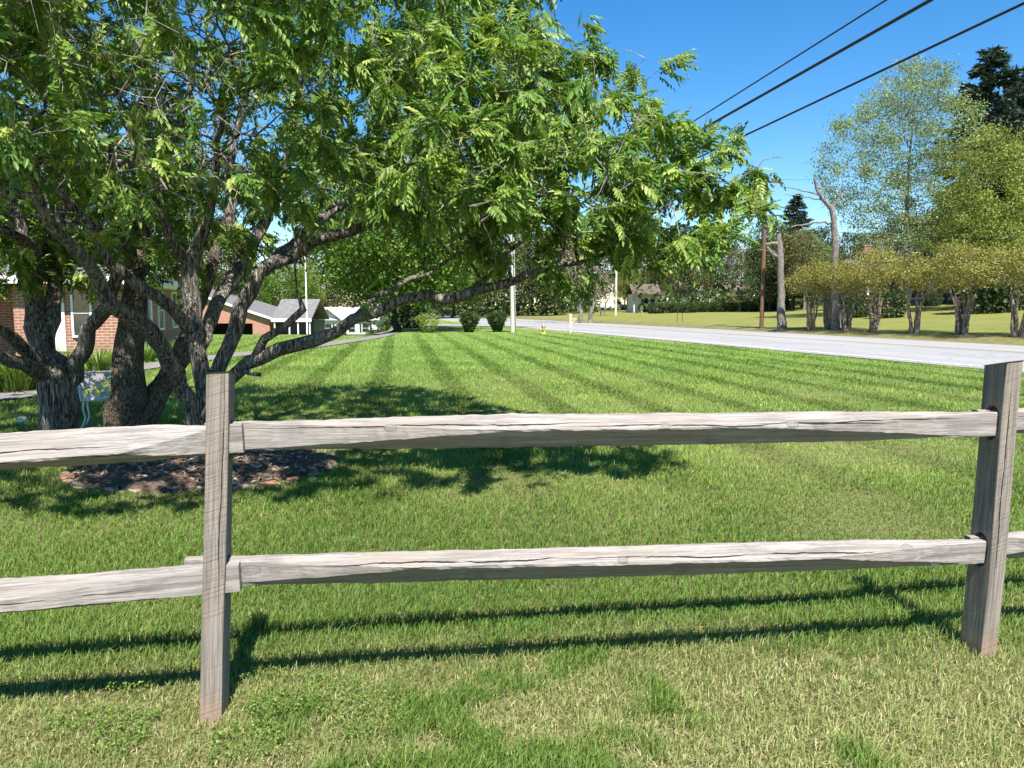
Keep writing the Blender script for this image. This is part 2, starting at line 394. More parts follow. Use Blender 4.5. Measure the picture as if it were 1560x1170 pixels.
LEAF_SHRUB = mat_leaf('clipped_shrub_leaf', (.02, .045, .01), (.05, .095, .016), (.11, .17, .035), .25)
LEAF_LILY = mat_leaf('strap_leaf', (.07, .14, .02), (.15, .25, .04), (.28, .38, .09), .35)
# ------------------------------------------------------------------ tree machinery
def norm(v): return v / (np.linalg.norm(v, axis=-1, keepdims=True) + 1e-12)

def catmull(P, step):
    """resample a list of (x,y,z,r) with a smooth curve"""
    P = np.asarray(P, float); out = []
    Q = np.vstack([2 * P[0] - P[1], P, 2 * P[-1] - P[-2]])
    for i in range(1, len(Q) - 2):
        n = max(1, int(np.linalg.norm(Q[i + 1][:3] - Q[i][:3]) / step))
        for k in range(n):
            t = k / n
            out.append(.5 * ((2 * Q[i]) + (-Q[i - 1] + Q[i + 1]) * t + (2 * Q[i - 1] - 5 * Q[i] + 4 * Q[i + 1] - Q[i + 2]) * t * t +
                             (-Q[i - 1] + 3 * Q[i] - 3 * Q[i + 1] + Q[i + 2]) * t ** 3))
    out.append(P[-1]); return np.array(out)

class Skel:
    def __init__(s): s.P = []; s.par = []; s.fix = []
    def limb(s, pts, step=.14, parent=None, jit=.012):
        """adds a traced limb; joins the nearest node when parent is None and nodes exist"""
        C = catmull(pts, step)
        C[1:-1, :3] += rng.normal(size=(len(C) - 2, 3)) * jit
        if parent is None and s.P:
            d = np.linalg.norm(np.array(s.P) - C[0, :3], axis=1); parent = int(d.argmin())
        pr = -1 if parent is None else parent
        for c in C:
            s.P.append(c[:3].copy()); s.par.append(pr); s.fix.append(max(c[3], .004)); pr = len(s.P) - 1
        return pr
    def colonize(s, A, d_inf, d_kill, step, iters=70, jit=.25, sag=0., start=0):
        A = np.asarray(A, float); P = np.array(s.P)
        near = np.full(len(A), -1); dist = np.full(len(A), 1e9)
        for i in range(start, len(P), 400):
            D = np.linalg.norm(A[:, None] - P[None, i:i + 400], axis=2); j = D.argmin(1); d = D[np.arange(len(A)), j]
            u = d < dist; near[u] = j[u] + i; dist[u] = d[u]
        alive = np.ones(len(A), bool)
        for it in range(iters):
            act = alive & (dist < d_inf)
            if not act.any(): break
            idx = near[act]; dirs = norm(A[act] - np.array(s.P)[idx])
            un, inv = np.unique(idx, return_inverse=True)
            acc = np.zeros((len(un), 3)); np.add.at(acc, inv, dirs)
            acc = norm(norm(acc) + rng.normal(size=acc.shape) * jit + np.array([0, 0, -sag]))
            new = np.array(s.P)[un] + acc * step
            base = len(s.P)
            for u, q in zip(un, new): s.P.append(q); s.par.append(int(u)); s.fix.append(0.)
            D = np.linalg.norm(A[:, None] - new[None], axis=2); j = D.argmin(1); d = D[np.arange(len(A)), j]
            u = d < dist; near[u] = j[u] + base; dist[u] = d[u]
            alive &= dist > d_kill
    def finish(s, tip=.0035, expo=2.4):
        n = len(s.P); s.P = np.array(s.P); s.par = np.array(s.par); fx = np.array(s.fix)
        ch = [[] for _ in range(n)]
        for i in range(n):
            if s.par[i] >= 0: ch[s.par[i]].append(i)
        acc = np.zeros(n)
        r = np.zeros(n)
        for i in range(n - 1, -1, -1):     # children always come after their parents
            rr = tip if not ch[i] else acc[i] ** (1 / expo)
            r[i] = fx[i] if fx[i] > 0 else rr
            if s.par[i] >= 0: acc[s.par[i]] += r[i] ** expo
        for i in range(n):                 # no child thicker than its parent
            if s.par[i] >= 0 and fx[i] == 0: r[i] = min(r[i], r[s.par[i]] * .8 if len(ch[s.par[i]]) > 1 else r[s.par[i]])
        s.r = r; s.ch = ch
        return s
    def chains(s):
        ch = s.ch; out = []; roots = [i for i in range(len(s.P)) if s.par[i] < 0]
        st = [(i, None) for i in roots]
        while st:
            i, pre = st.pop(); c = [] if pre is None else [pre]
            j = i
            while True:
                c.append(j)
                k = ch[j]
                if not k: break
                if s.fix[j] > 0:
                    big = max(k, key=lambda q: (s.fix[q] > 0 and q == j + 1, s.r[q]))
                else: big = max(k, key=lambda q: s.r[q])
                for q in k:
                    if q != big: st.append((q, j))
                j = big
            out.append((c, pre is not None))
        return out
    def wood(s, name, mat, parent, off, big_sides=12, min_r=0.0, max_r=9.):
        mb = MB()
        for c, joined in s.chains():
            if len(c) < 2: continue
            P = s.P[c] - off; r = s.r[c].copy()
            if joined: r[0] = min(r[0], r[1] * 1.05)
            if r.max() < min_r or r.max() >= max_r: continue
            sd = big_sides if r.max() > .05 else (7 if r.max() > .02 else (5 if r.max() > .009 else 3))
            mb.tube(P, r, sd, cap=False, lump=.06 if r.max() > .03 else 0)
        return mb.build(name, mat, parent, smooth=True, uv=False)
    def tips(s, maxr=.006):
        out = []
        for i in range(len(s.P)):
            if s.par[i] < 0: continue
            if not s.ch[i]: out.append((i, 1.))
        return out

def place_templates(tpls, origins, X, Zup, scale, pick):
    """copy template point sets (list of (V,faces,rnd)) into frames"""
    Vs, Fs, Rs = [], [], []; n0 = 0
    Xn = norm(X); Yn = norm(np.cross(Zup, Xn)); Zn = np.cross(Xn, Yn)
    for k, (tv, tf, tr) in enumerate(tpls):
        m = pick == k
        if not m.any(): continue
        o, x, y, z, sc = origins[m], Xn[m], Yn[m], Zn[m], scale[m]
        W = o[:, None] + sc[:, None, None] * (tv[None, :, 0:1] * x[:, None] + tv[None, :, 1:2] * y[:, None] + tv[None, :, 2:3] * z[:, None])
        nn = len(o); Vs.append(W.reshape(-1, 3))
        Fs.append((tf[None] + (np.arange(nn) * len(tv))[:, None, None] + n0).reshape(-1, tf.shape[1])); n0 += nn * len(tv)
        Rs.append((tr[None] + rng.normal(size=(nn, 1)) * .22).reshape(-1))
    return np.vstack(Vs), np.vstack(Fs), np.clip(np.concatenate(Rs), 0, 1)

def pinnate(droop, sweep, pairs=5):
    """a compound leaf of unit length along +X: narrow rachis and oval pointed leaflets"""
    V, Fc, Rn = [], [], []
    def rach(t): return np.array([t * math.cos(droop * t * .6), sweep * t * t * .25, -droop * t * t * .55])
    def quad(a, b, c, d, r):
        i = len(V); V.extend([a, b, c, d]); Rn.extend([r] * 4); Fc.append((i, i + 1, i + 2, i + 3))
    w = .009
    for k in range(3):
        a, b = rach(k / 3), rach((k + 1) / 3); s = np.array([0, w, 0]); quad(a - s, b - s, b + s, a + s, .75)
    def leaflet(o, d, up, L, Wd, r):
        d = norm(d); s = norm(np.cross(up, d)); u = np.cross(d, s)
        i = len(V)
        tipdrop = -.18 * L * u
        V.extend([o, o + d * L * .32 + s * Wd + u * Wd * .4, o + d * L * .72 + s * Wd * .72 + tipdrop * .5, o + d * L + tipdrop,
                  o + d * L * .72 - s * Wd * .72 + tipdrop * .5, o + d * L * .32 - s * Wd + u * Wd * .4])
        Rn.extend([r] * 6)
        Fc.append((i, i + 1, i + 2, i + 3)); Fc.append((i + 3, i + 4, i + 5, i))
    for k in range(pairs):
        t = .2 + .75 * k / pairs; o = rach(t)
        for sd in (-1, 1):
            a = R(62 - 18 * t + rng.normal() * 7); d = np.array([math.cos(a), sd * math.sin(a), -.25 - droop * t * .8 + rng.normal() * .12])
            L = (.27 + .05 * math.sin(t * 3.1)) * (1 + rng.normal() * .1)
            leaflet(o, d, np.array([0, sd * rng.normal() * .25, 1.]), L, L * .2, .5 + rng.normal() * .14)
    leaflet(rach(1.), np.array([1, sweep * .4, -droop]), np.array([0, 0, 1.]), .28, .06, .55)
    return np.array(V), np.array(Fc), np.array(Rn)

def leaf_blob(origins, size, X=None, rnd=None, aspect=.55, up=.5):
    """pointed leaf-sized faces, two quads folded along the midrib"""
    n = len(origins)
    X = norm(rng.normal(size=(n, 3))) if X is None else norm(X)
    U = norm(rng.normal(size=(n, 3)) * (1 - up) + np.array([0, 0, up]))
    tv = np.array([[0, 0, 0], [.4, aspect * .5, .05], [1, 0, -.08], [.4, -aspect * .5, .05]]); tf = np.array([[0, 1, 2, 3]])
    V, Fc, _ = place_templates([(tv, tf, np.zeros(4))], origins, X, U, np.broadcast_to(size, (n,)) * (1 + rng.normal(size=n) * .22), np.zeros(n, int))
    r = np.repeat(np.clip(rng.normal(.5, .24, n) if rnd is None else rnd, 0, 1), 4)
    return V, Fc, r

def envelope_points(n, ells, zmin=None, shell=.45):
    """random points inside a union of ellipsoids (cx,cy,cz,rx,ry,rz), denser towards the outside"""
    out = []
    vol = np.array([e[3] * e[4] * e[5] for e in ells]); pr = vol / vol.sum()
    while len(out) < n:
        e = ells[rng.choice(len(ells), p=pr)]
        d = rng.normal(size=3); d /= np.linalg.norm(d)
        q = (shell + (1 - shell) * rng.random() ** .6) if rng.random() < .8 else rng.random() ** (1 / 3)
        p = np.array(e[:3]) + d * q * np.array(e[3:])
        if zmin is not None and p[2] < (zmin(p) if callable(zmin) else zmin): continue
        out.append(p)
    return np.array(out)

def simple_tree(name, label, cat, height, crown_ells, trunk_h, trunk_r, bark, leafm, n_attr=300, leaf_n=14, leaf_size=.3, clump=.5,
                stems=1, step=None, up=.45, group=None, lean=.0, bare=0., zmin=None, aspect=.55, spread=.25, tipr=.012, inner=.3, cards=None):
    """a tree at the origin: > trunk, crown"""
    root = thing(name, label, cat, (0, 0, 0), 0, group)
    sk = Skel(); step = step or height * .05
    for k in range(stems):
        a = k * 2 * math.pi / max(stems, 1) + rng.random(); o = 0 if stems == 1 else trunk_r * 1.6
        b = np.array([math.cos(a) * o, math.sin(a) * o, -.15])
        top = b + np.array([math.cos(a) * spread * (stems > 1) + lean, math.sin(a) * spread * (stems > 1), trunk_h + .15])
        pts = []
        for t in np.linspace(0, 1, 6):
            q = b + (top - b) * t; q = q + np.r_[rng.normal(size=2) * trunk_r * .35 * (t > 0), 0]
            pts.append((*q, trunk_r * (1.25 - .25 * min(1, t * 4)) * (1 - .42 * t)))
        pr = sk.limb(pts, step * .7, parent=-1, jit=trunk_r * .05)
        sk.par[sk.par.index(-1)] = -1
        if stems == 1 and crown_ells:   # leader through the crown
            cz = max(e[2] + e[5] * .55 for e in crown_ells)
            if cz > trunk_h + step:
                tp = np.array(sk.P[pr]); e0 = max(crown_ells, key=lambda e: e[2])
                e1 = np.array([e0[0] * .7, e0[1] * .7, cz])
                sk.limb([(*(tp + (e1 - tp) * t + rng.normal(size=3) * height * .008 * (0 < t < 1)), trunk_r * .58 * (1 - t * .85)) for t in np.linspace(0, 1, 5)], step, parent=pr)
    A = envelope_points(n_attr, crown_ells, zmin)
    sk.colonize(A, 99, step * 1.2, step, 60, .22)
    sk.finish(tipr, 2.3)
    sk.wood('trunk', bark, root, np.zeros(3), 9)
    tips = np.array([i for i in range(len(sk.P)) if not sk.ch[i] or (sk.fix[i] == 0 and sk.r[i] < tipr * 2.2 and rng.random() < inner)])
    tips = tips[rng.random(len(tips)) > bare]
    C = sk.P[tips]
    O = np.repeat(C, leaf_n, axis=0) + rng.normal(size=(len(C) * leaf_n, 3)) * clump * np.array([1, 1, .75])
    base = np.repeat(np.clip(rng.normal(.5, .16, len(C)), 0, 1), leaf_n)
    V, Fc, r = leaf_blob(O, leaf_size, rnd=base + rng.normal(size=len(O)) * .2, up=up, aspect=aspect)
    link('crown', mesh_from('crown', V, [Fc], {'rnd': r}), leafm, root)
    return root

def conifer(name, label, cat, height, radius, trunk_r, bark, leafm, whorls=26, group=None, bottom=.12, needle=.5, gaps=.15):
    root = thing(name, label, cat, (0, 0, 0), 0, group)
    mb = MB(); mb.tube([(0, 0, -.15), (rng.normal() * .1, rng.normal() * .1, height * .5), (0, 0, height)], [trunk_r, trunk_r * .6, .02], 8)
    O, X = [], []
    for w in range(whorls):
        t = bottom + (1 - bottom) * (w / whorls); z = height * t
        L0 = radius * (1 - (t - bottom) / (1 - bottom)) ** .7 * (.8 + .35 * rng.random()) + .15
        for k in range(7):
            if rng.random() < gaps: continue
            a = rng.random() * 6.283; L = L0 * (.65 + .5 * rng.random()); d = np.array([math.cos(a), math.sin(a), .12 - .25 * (1 - t)])
            tip = np.array([0, 0, z]) + d * L
            mb.tube([(0, 0, z), np.array([0, 0, z]) + d * L * .5, tip + (0, 0, .08 * L)], [.05 * trunk_r / .3 + .012, .025, .008], 4)
            m = int(16 + L * 30)
            q = rng.random(m) ** .7
            O.append(np.array([0, 0, z]) + d * (L * q)[:, None] + rng.normal(size=(m, 3)) * np.array([.28, .28, .16]) * (.35 + .3 * L * .3))
            X.append(d + rng.normal(size=(m, 3)) * .55 + np.array([0, 0, -.15]))
    mb.build('trunk', bark, root, smooth=True, uv=False)
    O = np.vstack(O); X = np.vstack(X)
    V, Fc, r = leaf_blob(O, needle, X, aspect=.38, up=.35)
    link('crown', mesh_from('crown', V, [Fc], {'rnd': r}), leafm, root)
    return root

# ------------------------------------------------------------------ the three trees in front
def L(px, py, Y, rad_px): 
    p = at(px, py, Y); return (*p, rad_px / F * Y)

def rain_tree(name, label, base, limbs, ells, n_attr, zmin, bark, n_leaf, seed_dirs, fill=None, d_kill=.42, leafL=.33, base_d=.24, rscale=.86):
    root = thing(name, label, 'tree', tuple(base))
    off = np.array(base)
    sk = Skel()
    for i, (pts, par) in enumerate(limbs):
        sk.limb([L(p[0], p[1], p[2], p[3] * rscale) for p in pts], .13, parent=-1 if par == 'root' else None, jit=.016)
    A = envelope_points(n_attr, ells, zmin, .5)
    if fill is not None: A = np.vstack([A, fill])
    nt = len(sk.P)
    sk.colonize(A, 2.4, d_kill, .17, 90, .30, .0)
    sk.colonize(A, 99, d_kill, .17, 60, .30, .0)
    sk.finish(.0042, 2.25)
    sk.wood('trunk', bark, root, off, 14, .011)
    ids = np.array([i for i in range(nt, len(sk.P)) if not sk.ch[i]])
    inner = np.array([i for i in range(nt, len(sk.P)) if sk.ch[i] and sk.r[i] < .007])
    dirs = norm(sk.P - sk.P[np.maximum(sk.par, 0)])
    mb = MB()
    for c, joined in sk.chains():
        if len(c) > 1 and sk.r[c].max() < .011: mb.tube(sk.P[c] - off, sk.r[c], 4 if sk.r[c].max() > .007 else 3, cap=False)
    for i in np.concatenate([ids, np.random.default_rng(3).permutation(np.arange(nt, len(sk.P)))[:len(ids) // 2]]):
        d = norm(dirs[i] + rng.normal(size=3) * .6); ln = .10 + .16 * rng.random(); p0 = sk.P[i] - off
        mb.tube([p0, p0 + d * ln * .5 + rng.normal(size=3) * .012, p0 + d * ln + rng.normal(size=3) * .03], [.0038, .003, .0018], 3, cap=False)
    mb.build('twigs', TWIG, root, smooth=True, uv=False)
    pick = np.concatenate([np.repeat(ids, seed_dirs), inner[rng.random(len(inner)) < .30]])
    D = dirs[pick] + rng.normal(size=(len(pick), 3)) * .62 + np.array([.42, .0, -.12])   # the wind carries the leaves to the right
    O = sk.P[pick] + rng.normal(size=(len(pick), 3)) * .035
    # leaves sit in clumps; the windward right side is the densest
    cl = (vnoise(O[:, 0] * 1.9 + 5, O[:, 2] * 1.9, 61) + vnoise(O[:, 1] * 1.9, O[:, 2] * 1.9 + 7, 62) + vnoise(O[:, 0] * 1.9, O[:, 1] * 1.9 + 3, 63)) / 3
    dens = base_d + (1.25 - base_d) * sst(-2.2, -.4, O[:, 0]) + .8 * sst(5.8, 5.0, O[:, 1]) * (O[:, 2] > 2.95)
    pk = rng.random(len(O)) < np.clip(dens + (cl - .5) * 3.4, .02, 1.)
    O, D = O[pk], D[pk]
    if len(O) > n_leaf:
        k = rng.permutation(len(O))[:n_leaf]; O, D = O[k], D[k]
    tp = [pinnate(d, s) for d in (.35, .8, 1.2) for s in (-.4, .4)]
    U = norm(rng.normal(size=(len(O), 3)) * .33 + np.array([0, -.15, 1.]))
    V, Fc, r = place_templates(tp, O - off, D, U, leafL * (1 + rng.normal(size=len(O)) * .2), rng.integers(0, len(tp), len(O)))
    link('crown', mesh_from('crown', V, [Fc], {'rnd': r}), LEAF_RAIN, root)
    print(name, 'nodes', len(sk.P), 'tips', len(ids), 'leaves', len(O))
    return root
# ------------------------------------------------------------------ setting: ground, road, walk
def build_ground():
    xs = np.concatenate([-np.geomspace(700, 14, 46), np.linspace(-13, 14, 82), np.geomspace(15, 700, 60)])
    ys = np.concatenate([np.linspace(-40, 1, 14), np.linspace(1.5, 45, 110), np.geomspace(46, 900, 70)])
    X, Y = np.meshgrid(xs, ys)
    Zz = hz(X, Y) + (vnoise(X * .8, Y * .8, 3) - .5) * .035 * (np.abs(X) < 40) * (road_s(X, Y) < -.6)
    # ground drops a little under the road and the walk so the sheets lie clear of it
    V = np.stack([X, Y, Zz], -1).reshape(-1, 3); nx = len(xs); ny = len(ys)
    i = np.arange(nx * ny).reshape(ny, nx)
    Fq = np.stack([i[:-1, :-1], i[:-1, 1:], i[1:, 1:], i[1:, :-1]], -1).reshape(-1, 4)
    s = road_s(V[:, 0], V[:, 1]); V[:, 2] -= .02 * ((s > -.3) & (s < RW + .3))
    tag(link('ground', mesh_from('ground', V, [Fq], smooth=True), GROUND), kind='structure')
build_ground()
def road_pt(s, u): return R0 + RN * s + RD * u
def strip(name, s0, s1, us, z, mat, crown=True):
    mb = MB(); ss = np.linspace(s0, s1, 7 if s1 - s0 > 2 else 2)
    V = []; nx = len(ss)
    for u in us:
        for s in ss:
            p = road_pt(s, u); c = .10 * (1 - ((s - RW / 2) / (RW / 2)) ** 2)
            V.append((p[0], p[1], z + c + Z(p[0], p[1]) * (s < RW * .9) ))
    fs = [(j * nx + i, j * nx + i + 1, (j + 1) * nx + i + 1, (j + 1) * nx + i) for j in range(len(us) - 1) for i in range(nx - 1)]
    mb.add(V, fs); return tag(mb.build(name, mat, smooth=True, uv=False), kind='structure')
US = np.concatenate([np.linspace(-60, 70, 60), np.linspace(75, 260, 30)])
strip('road', 0, RW, US, .004, ROAD)
strip('road_centre_marking', 5.05, 5.17, US, .010, LINE_Y)
strip('road_centre_marking', 5.31, 5.43, US, .010, LINE_Y)
strip('road_edge_marking', .35, .47, US, .010, LINE_W)
strip('road_edge_marking', RW - .45, RW - .33, US, .010, LINE_W)

def ribbon(name, pts, w, mat, z=.012):
    C = catmull([(p[0], p[1], 0, w) for p in pts], .8); T = norm(np.gradient(C[:, :2], axis=0)); Nn = np.stack([T[:, 1], -T[:, 0]], 1)
    V = []
    for c, n in zip(C, Nn):
        for k in (-1, 1):
            q = c[:2] + n * k * c[3] / 2; V.append((*q, Z(*q) + z + .02))
    mb = MB(); mb.add(V, [(2 * i, 2 * i + 1, 2 * i + 3, 2 * i + 2) for i in range(len(C) - 1)])
    return tag(mb.build(name, mat, smooth=True, uv=False), kind='structure')
WALK = [(-12.5, 11.0), gp(0, 607)[:2], gp(122, 580)[:2], gp(180, 566)[:2], gp(330, 545)[:2], gp(470, 529)[:2], gp(560, 515)[:2], (-7.2, 46), (-9.5, 60)]
WALK = [np.asarray(w) for w in WALK]
ribbon('path', WALK, 1.0, CONC)
ribbon('side_road', [np.asarray((-34., 66.)), np.asarray((-18., 62.)), np.asarray((-6., 60.)), np.asarray((3., 56.))], 4.5, ROAD, .03)

# mulch bed round the tree feet
def build_mulch():
    t = NT('shredded_mulch'); p = t.pos(); n = t.noise(t.map(p, (30, 70, 30)), 1., 5, .7); n2 = t.noise(p, 4., 4)
    c = t.ramp(n.outputs[0], [(.3, (.045, .033, .023)), (.5, (.16, .115, .08)), (.72, (.36, .28, .21))]); c = t.mix(t.rng(n2.outputs[0], .5, .7, 0, .5), c, (.10, .07, .05))
    MULCH = t.fin(t.pbsdf(c, .95, t.bump(n.outputs[0], 1., .04), 0, .1))
    cx, cy, rx, ry = -2.72, 6.75, 1.16, 1.0
    n = 64; V = [(cx, cy, .10)]
    for k, f in enumerate((.5, .85, 1.)):
        for i in range(n):
            a = i * 2 * math.pi / n; w = 1 + .07 * math.sin(3 * a + 1) + .05 * math.sin(7 * a)
            V.append((cx + math.cos(a) * rx * f * w, cy + math.sin(a) * ry * f * w, (.09, .06, -.03)[k] + rng.normal() * .01))
    fs = [(0, 1 + i, 1 + (i + 1) % n) for i in range(n)]
    for k in range(2):
        for i in range(n): fs.append((1 + k * n + i, 1 + (k + 1) * n + i, 1 + (k + 1) * n + (i + 1) % n, 1 + k * n + (i + 1) % n))
    mb = MB(); mb.add(V, fs); o = mb.build('mulch_bed', MULCH, smooth=True, uv=False); tag(o, kind='structure')
    # loose chips
    m = 5200; a = rng.random(m) * 6.283; q = np.sqrt(rng.random(m)) * 1.03
    P = np.stack([cx + np.cos(a) * rx * q, cy + np.sin(a) * ry * q, .10 - .10 * q ** 3 + rng.random(m) * .02], 1)
    X = rng.normal(size=(m, 3)) * np.array([1, 1, .25])
    V, Fc, r = leaf_blob(P, .052, X, aspect=.35, up=.55)
    CH = mat_leaf('bark_chips', (.06, .042, .03), (.24, .175, .125), (.50, .42, .33), .0, .9, .1)
    tag(link('mulch_chips', mesh_from('mulch_chips', V, [Fc], {'rnd': r}), CH), 'loose bark chips and dry leaves lying on the mulch bed', 'mulch', kind='stuff')
    return cx, cy, rx, ry
MCX, MCY, MRX, MRY = build_mulch()
STONE = mat_plain('edging_stone', (.24, .17, .13), .9, var=.35, scale=7, bump=.5)
STONE_R = mat_plain('edging_stone_red', (.27, .125, .075), .9, var=.3, scale=8, bump=.5)
def rock(name, c, s, mat, label, cat, group=None, rz=0.):
    bm = bmesh.new(); bmesh.ops.create_icosphere(bm, subdivisions=3, radius=1.)
    ph = rng.random(3) * 9
    for v in bm.verts:
        d = v.co.copy(); k = 1 + .16 * math.sin(3.1 * d.x + ph[0]) * math.cos(2.7 * d.y + ph[1]) + .10 * math.sin(5 * d.z + ph[2] + 3 * d.x)
        v.co = Vector((d.x * s[0] * k, d.y * s[1] * k, max(-.6, min(.72, d.z * k)) * s[2]))
    me = bpy.data.meshes.new(name); bm.to_mesh(me); bm.free()
    return tag(link(name, me, mat, loc=c, rot=(0, 0, rz)), label, cat, group)
for k, px in enumerate((108, 130, 152, 176, 205, 236, 268, 378, 404, 436, 470)):
    yy = 742 + 14 * math.sin((px - 100) / 380 * math.pi) + rng.normal() * 2; q = gp(px, yy)
    a_ = R(-158 + (px - 108) / 362 * 136); q = (MCX + math.cos(a_) * MRX * .97, MCY + math.sin(a_) * MRY * .97); red = px in (130, 436, 404)
    rock('edging_stone', (q[0], q[1], .015), (.06 + rng.random() * .04, .045, .026), STONE_R if red else STONE,
         'low reddish edging stone along the front of the mulch bed' if red else 'low tan edging stone along the front of the mulch bed', 'stone',
         'red edging stones of the mulch bed' if red else 'tan edging stones of the mulch bed', a_ + R(90) + rng.normal() * .25)
q = gp(34, 646); rock('rock', (q[0], q[1], .03), (.05, .05, .075), mat_plain('pale_rock', (.55, .52, .47), .9), 'small pale upright rock in the grass left of the trunks', 'rock')

# ------------------------------------------------------------------ split rail fence
PL = gp(318, 1100); PR = gp(1494, 1003)
PL = np.array([PL[0] + .0, PL[1] + .05, 0]); PR = np.array([PR[0] + .03, PR[1] + .07, 0])
FD = norm(PR - PL); SP = np.linalg.norm(PR - PL); FA = math.atan2(FD[1], FD[0]); FN = np.array([FD[1], -FD[0], 0])   # FN points to the camera
fence = thing('split_rail_fence', 'weathered grey two-rail split rail fence crossing the lawn in front', 'fence', tuple(PL))
POSTM = wood_mat('post_wood', 'Z', (.27, .23, .195), (.12, .10, .082), cracks=[(.3, 1.3, .012, .01, .0016)], saw=.26, foot=True)
POSTM2 = wood_mat('post_wood_dark', 'Z', (.26, .225, .19), (.10, .085, .072), cracks=[(.2, 1.25, -.01, 0, .0025)], saw=.22, foot=True)
HOLES = [.985, .505]
def make_post(base, tilt, mat, holes, label=None):
    w, d, h = .072, .118, 1.20
    bm = bmesh.new(); bmesh.ops.create_cube(bm, size=1.)
    for v in bm.verts: v.co = Vector((v.co.x * d, v.co.y * w, (v.co.z + .5) * (h + .25) - .25))
    # the post is long in the fence direction? no: its wide face carries the mortises
    for v in bm.verts:
        x, y = v.co.x, v.co.y; v.co.x, v.co.y = y, x
        if v.co.z > 1: v.co.z += (.010 if v.co.y < 0 else -.012) + (.004 if v.co.x > 0 else -.004)
    bmesh.ops.bevel(bm, geom=bm.edges[:], offset=.005, segments=2, profile=.5, affect='EDGES')
    bmesh.ops.subdivide_edges(bm, edges=[e for e in bm.edges if abs(e.verts[0].co.z - e.verts[1].co.z) > .5], cuts=14)
    for v in bm.verts:
        v.co.x += math.sin(v.co.z * 5 + v.co.y * 30 + base[0]) * .0022; v.co.y += math.sin(v.co.z * 4.1 + base[1] * 5) * .003
    me = bpy.data.meshes.new('post'); bm.to_mesh(me); bm.free()
    o = link('post', me, mat)
    cut = bmesh.new()
    for hz_ in holes:
        n = 20; ring = []
        for sx in (-.2, .2):
            rr = []
            for i in range(n):
                a = i * 2 * math.pi / n; cz = math.sin(a) * .050 + (.022 if math.sin(a) > 0 else -.022); cy = math.cos(a) * .042
                rr.append(cut.verts.new((sx, cy, hz_ + cz)))
            ring.append(rr)
        for i in range(n): cut.faces.new((ring[0][i], ring[0][(i + 1) % n], ring[1][(i + 1) % n], ring[1][i]))
        cut.faces.new(ring[0][::-1]); cut.faces.new(ring[1])
    bmesh.ops.recalc_face_normals(cut, faces=cut.faces)
    cm = bpy.data.meshes.new('cutter'); cut.to_mesh(cm); cut.free(); co = link('cutter', cm)
    md = o.modifiers.new('mortise', 'BOOLEAN'); md.object = co; md.operation = 'DIFFERENCE'; md.solver = 'EXACT'
    dg = bpy.context.evaluated_depsgraph_get(); m2 = bpy.data.meshes.new_from_object(o.evaluated_get(dg)); m2.name = 'post'
    o.modifiers.clear(); o.data = m2; bpy.data.objects.remove(co)
    if not m2.materials: m2.materials.append(mat)
    o.parent = fence; o.location = np.array(base) - PL; o.rotation_euler = (tilt[0], tilt[1], FA)
    return o
def rail(a, b, mat, seed, edge=(.42, .42), swap=False, ridge=.008, half=.061):
    """split rail from a to b (points on its axis); faceted section that squares off to flat tenons"""
    a = np.asarray(a); b = np.asarray(b); Ln = np.linalg.norm(b - a); n = 150; rs = np.random.default_rng(seed)
    sec_mid = np.array([(.040, .030), (.024, .052), (-.004, half), (-.046, ridge + .005), (-.045, ridge - .004), (.010, -half), (.022, -.058), (.042, -.022)])
    sec_end = np.array([(.015, .042), (.012, .048), (-.014, .048), (-.019, .043), (-.019, -.046), (-.014, -.050), (.012, -.050), (.015, -.044)])
    V = []; ph = rs.random(8) * 9
    for i in range(n):
        u = Ln * i / (n - 1); dl, dr = u, Ln - u
        f = float(sst(.06, edge[0], dl) * sst(.06, edge[1], dr))
        fr = min(1., max(0, (dl - .08) / edge[0])) * min(1., max(0, (dr - .08) / edge[1]))
        S = sec_end * (1 - f) + sec_mid * f
        S[3:5, 1] = sec_end[3:5, 1] * (1 - fr) + sec_mid[3:5, 1] * fr
        S = S + np.stack([np.sin(u * (2.2 + ph * .2) + ph) * .0022 + np.sin(u * 9 + ph * 3) * .0008, np.sin(u * (1.7 + ph * .15) + ph * 2) * .0024 + np.sin(u * 11 + ph) * .0009], 1)
        S += rs.normal(size=S.shape) * .0007 + np.sin(u * 31 + ph[:, None] * 5) * .0007
        bow = math.sin(u / Ln * math.pi) * .006
        for y, z in S: V.append((u, y, z - bow * (seed % 3 - 1)))
    m = 8; fs = [(i * m + k, (i + 1) * m + k, (i + 1) * m + (k + 1) % m, i * m + (k + 1) % m) for i in range(n - 1) for k in range(m)]
    fs += [tuple(range(m)), tuple((n - 1) * m + k for k in range(m - 1, -1, -1))]
    mb = MB(); mb.add(V, fs); o = mb.build('rail', mat, fence, uv=False)
    bm = bmesh.new(); bm.from_mesh(o.data); bmesh.ops.recalc_face_normals(bm, faces=bm.faces); bm.to_mesh(o.data); bm.free()
    d = b - a; yaw = math.atan2(d[1], d[0]); pit = -math.atan2(d[2], math.hypot(d[0], d[1]))
    o.location = a - PL; o.rotation_euler = (0, pit, yaw)
    return o
LB = (.31, .28, .256); LD = (.15, .125, .11)
def RMAT(n, cracks, knots): return wood_mat(n, 'X', LB, LD, cracks, knots)
ML, MRt = PL, PR
def fpt(t, z, dy): return PL + FD * (t * SP) + FN * dy + np.array([0, 0, z])
eps = .05 / SP
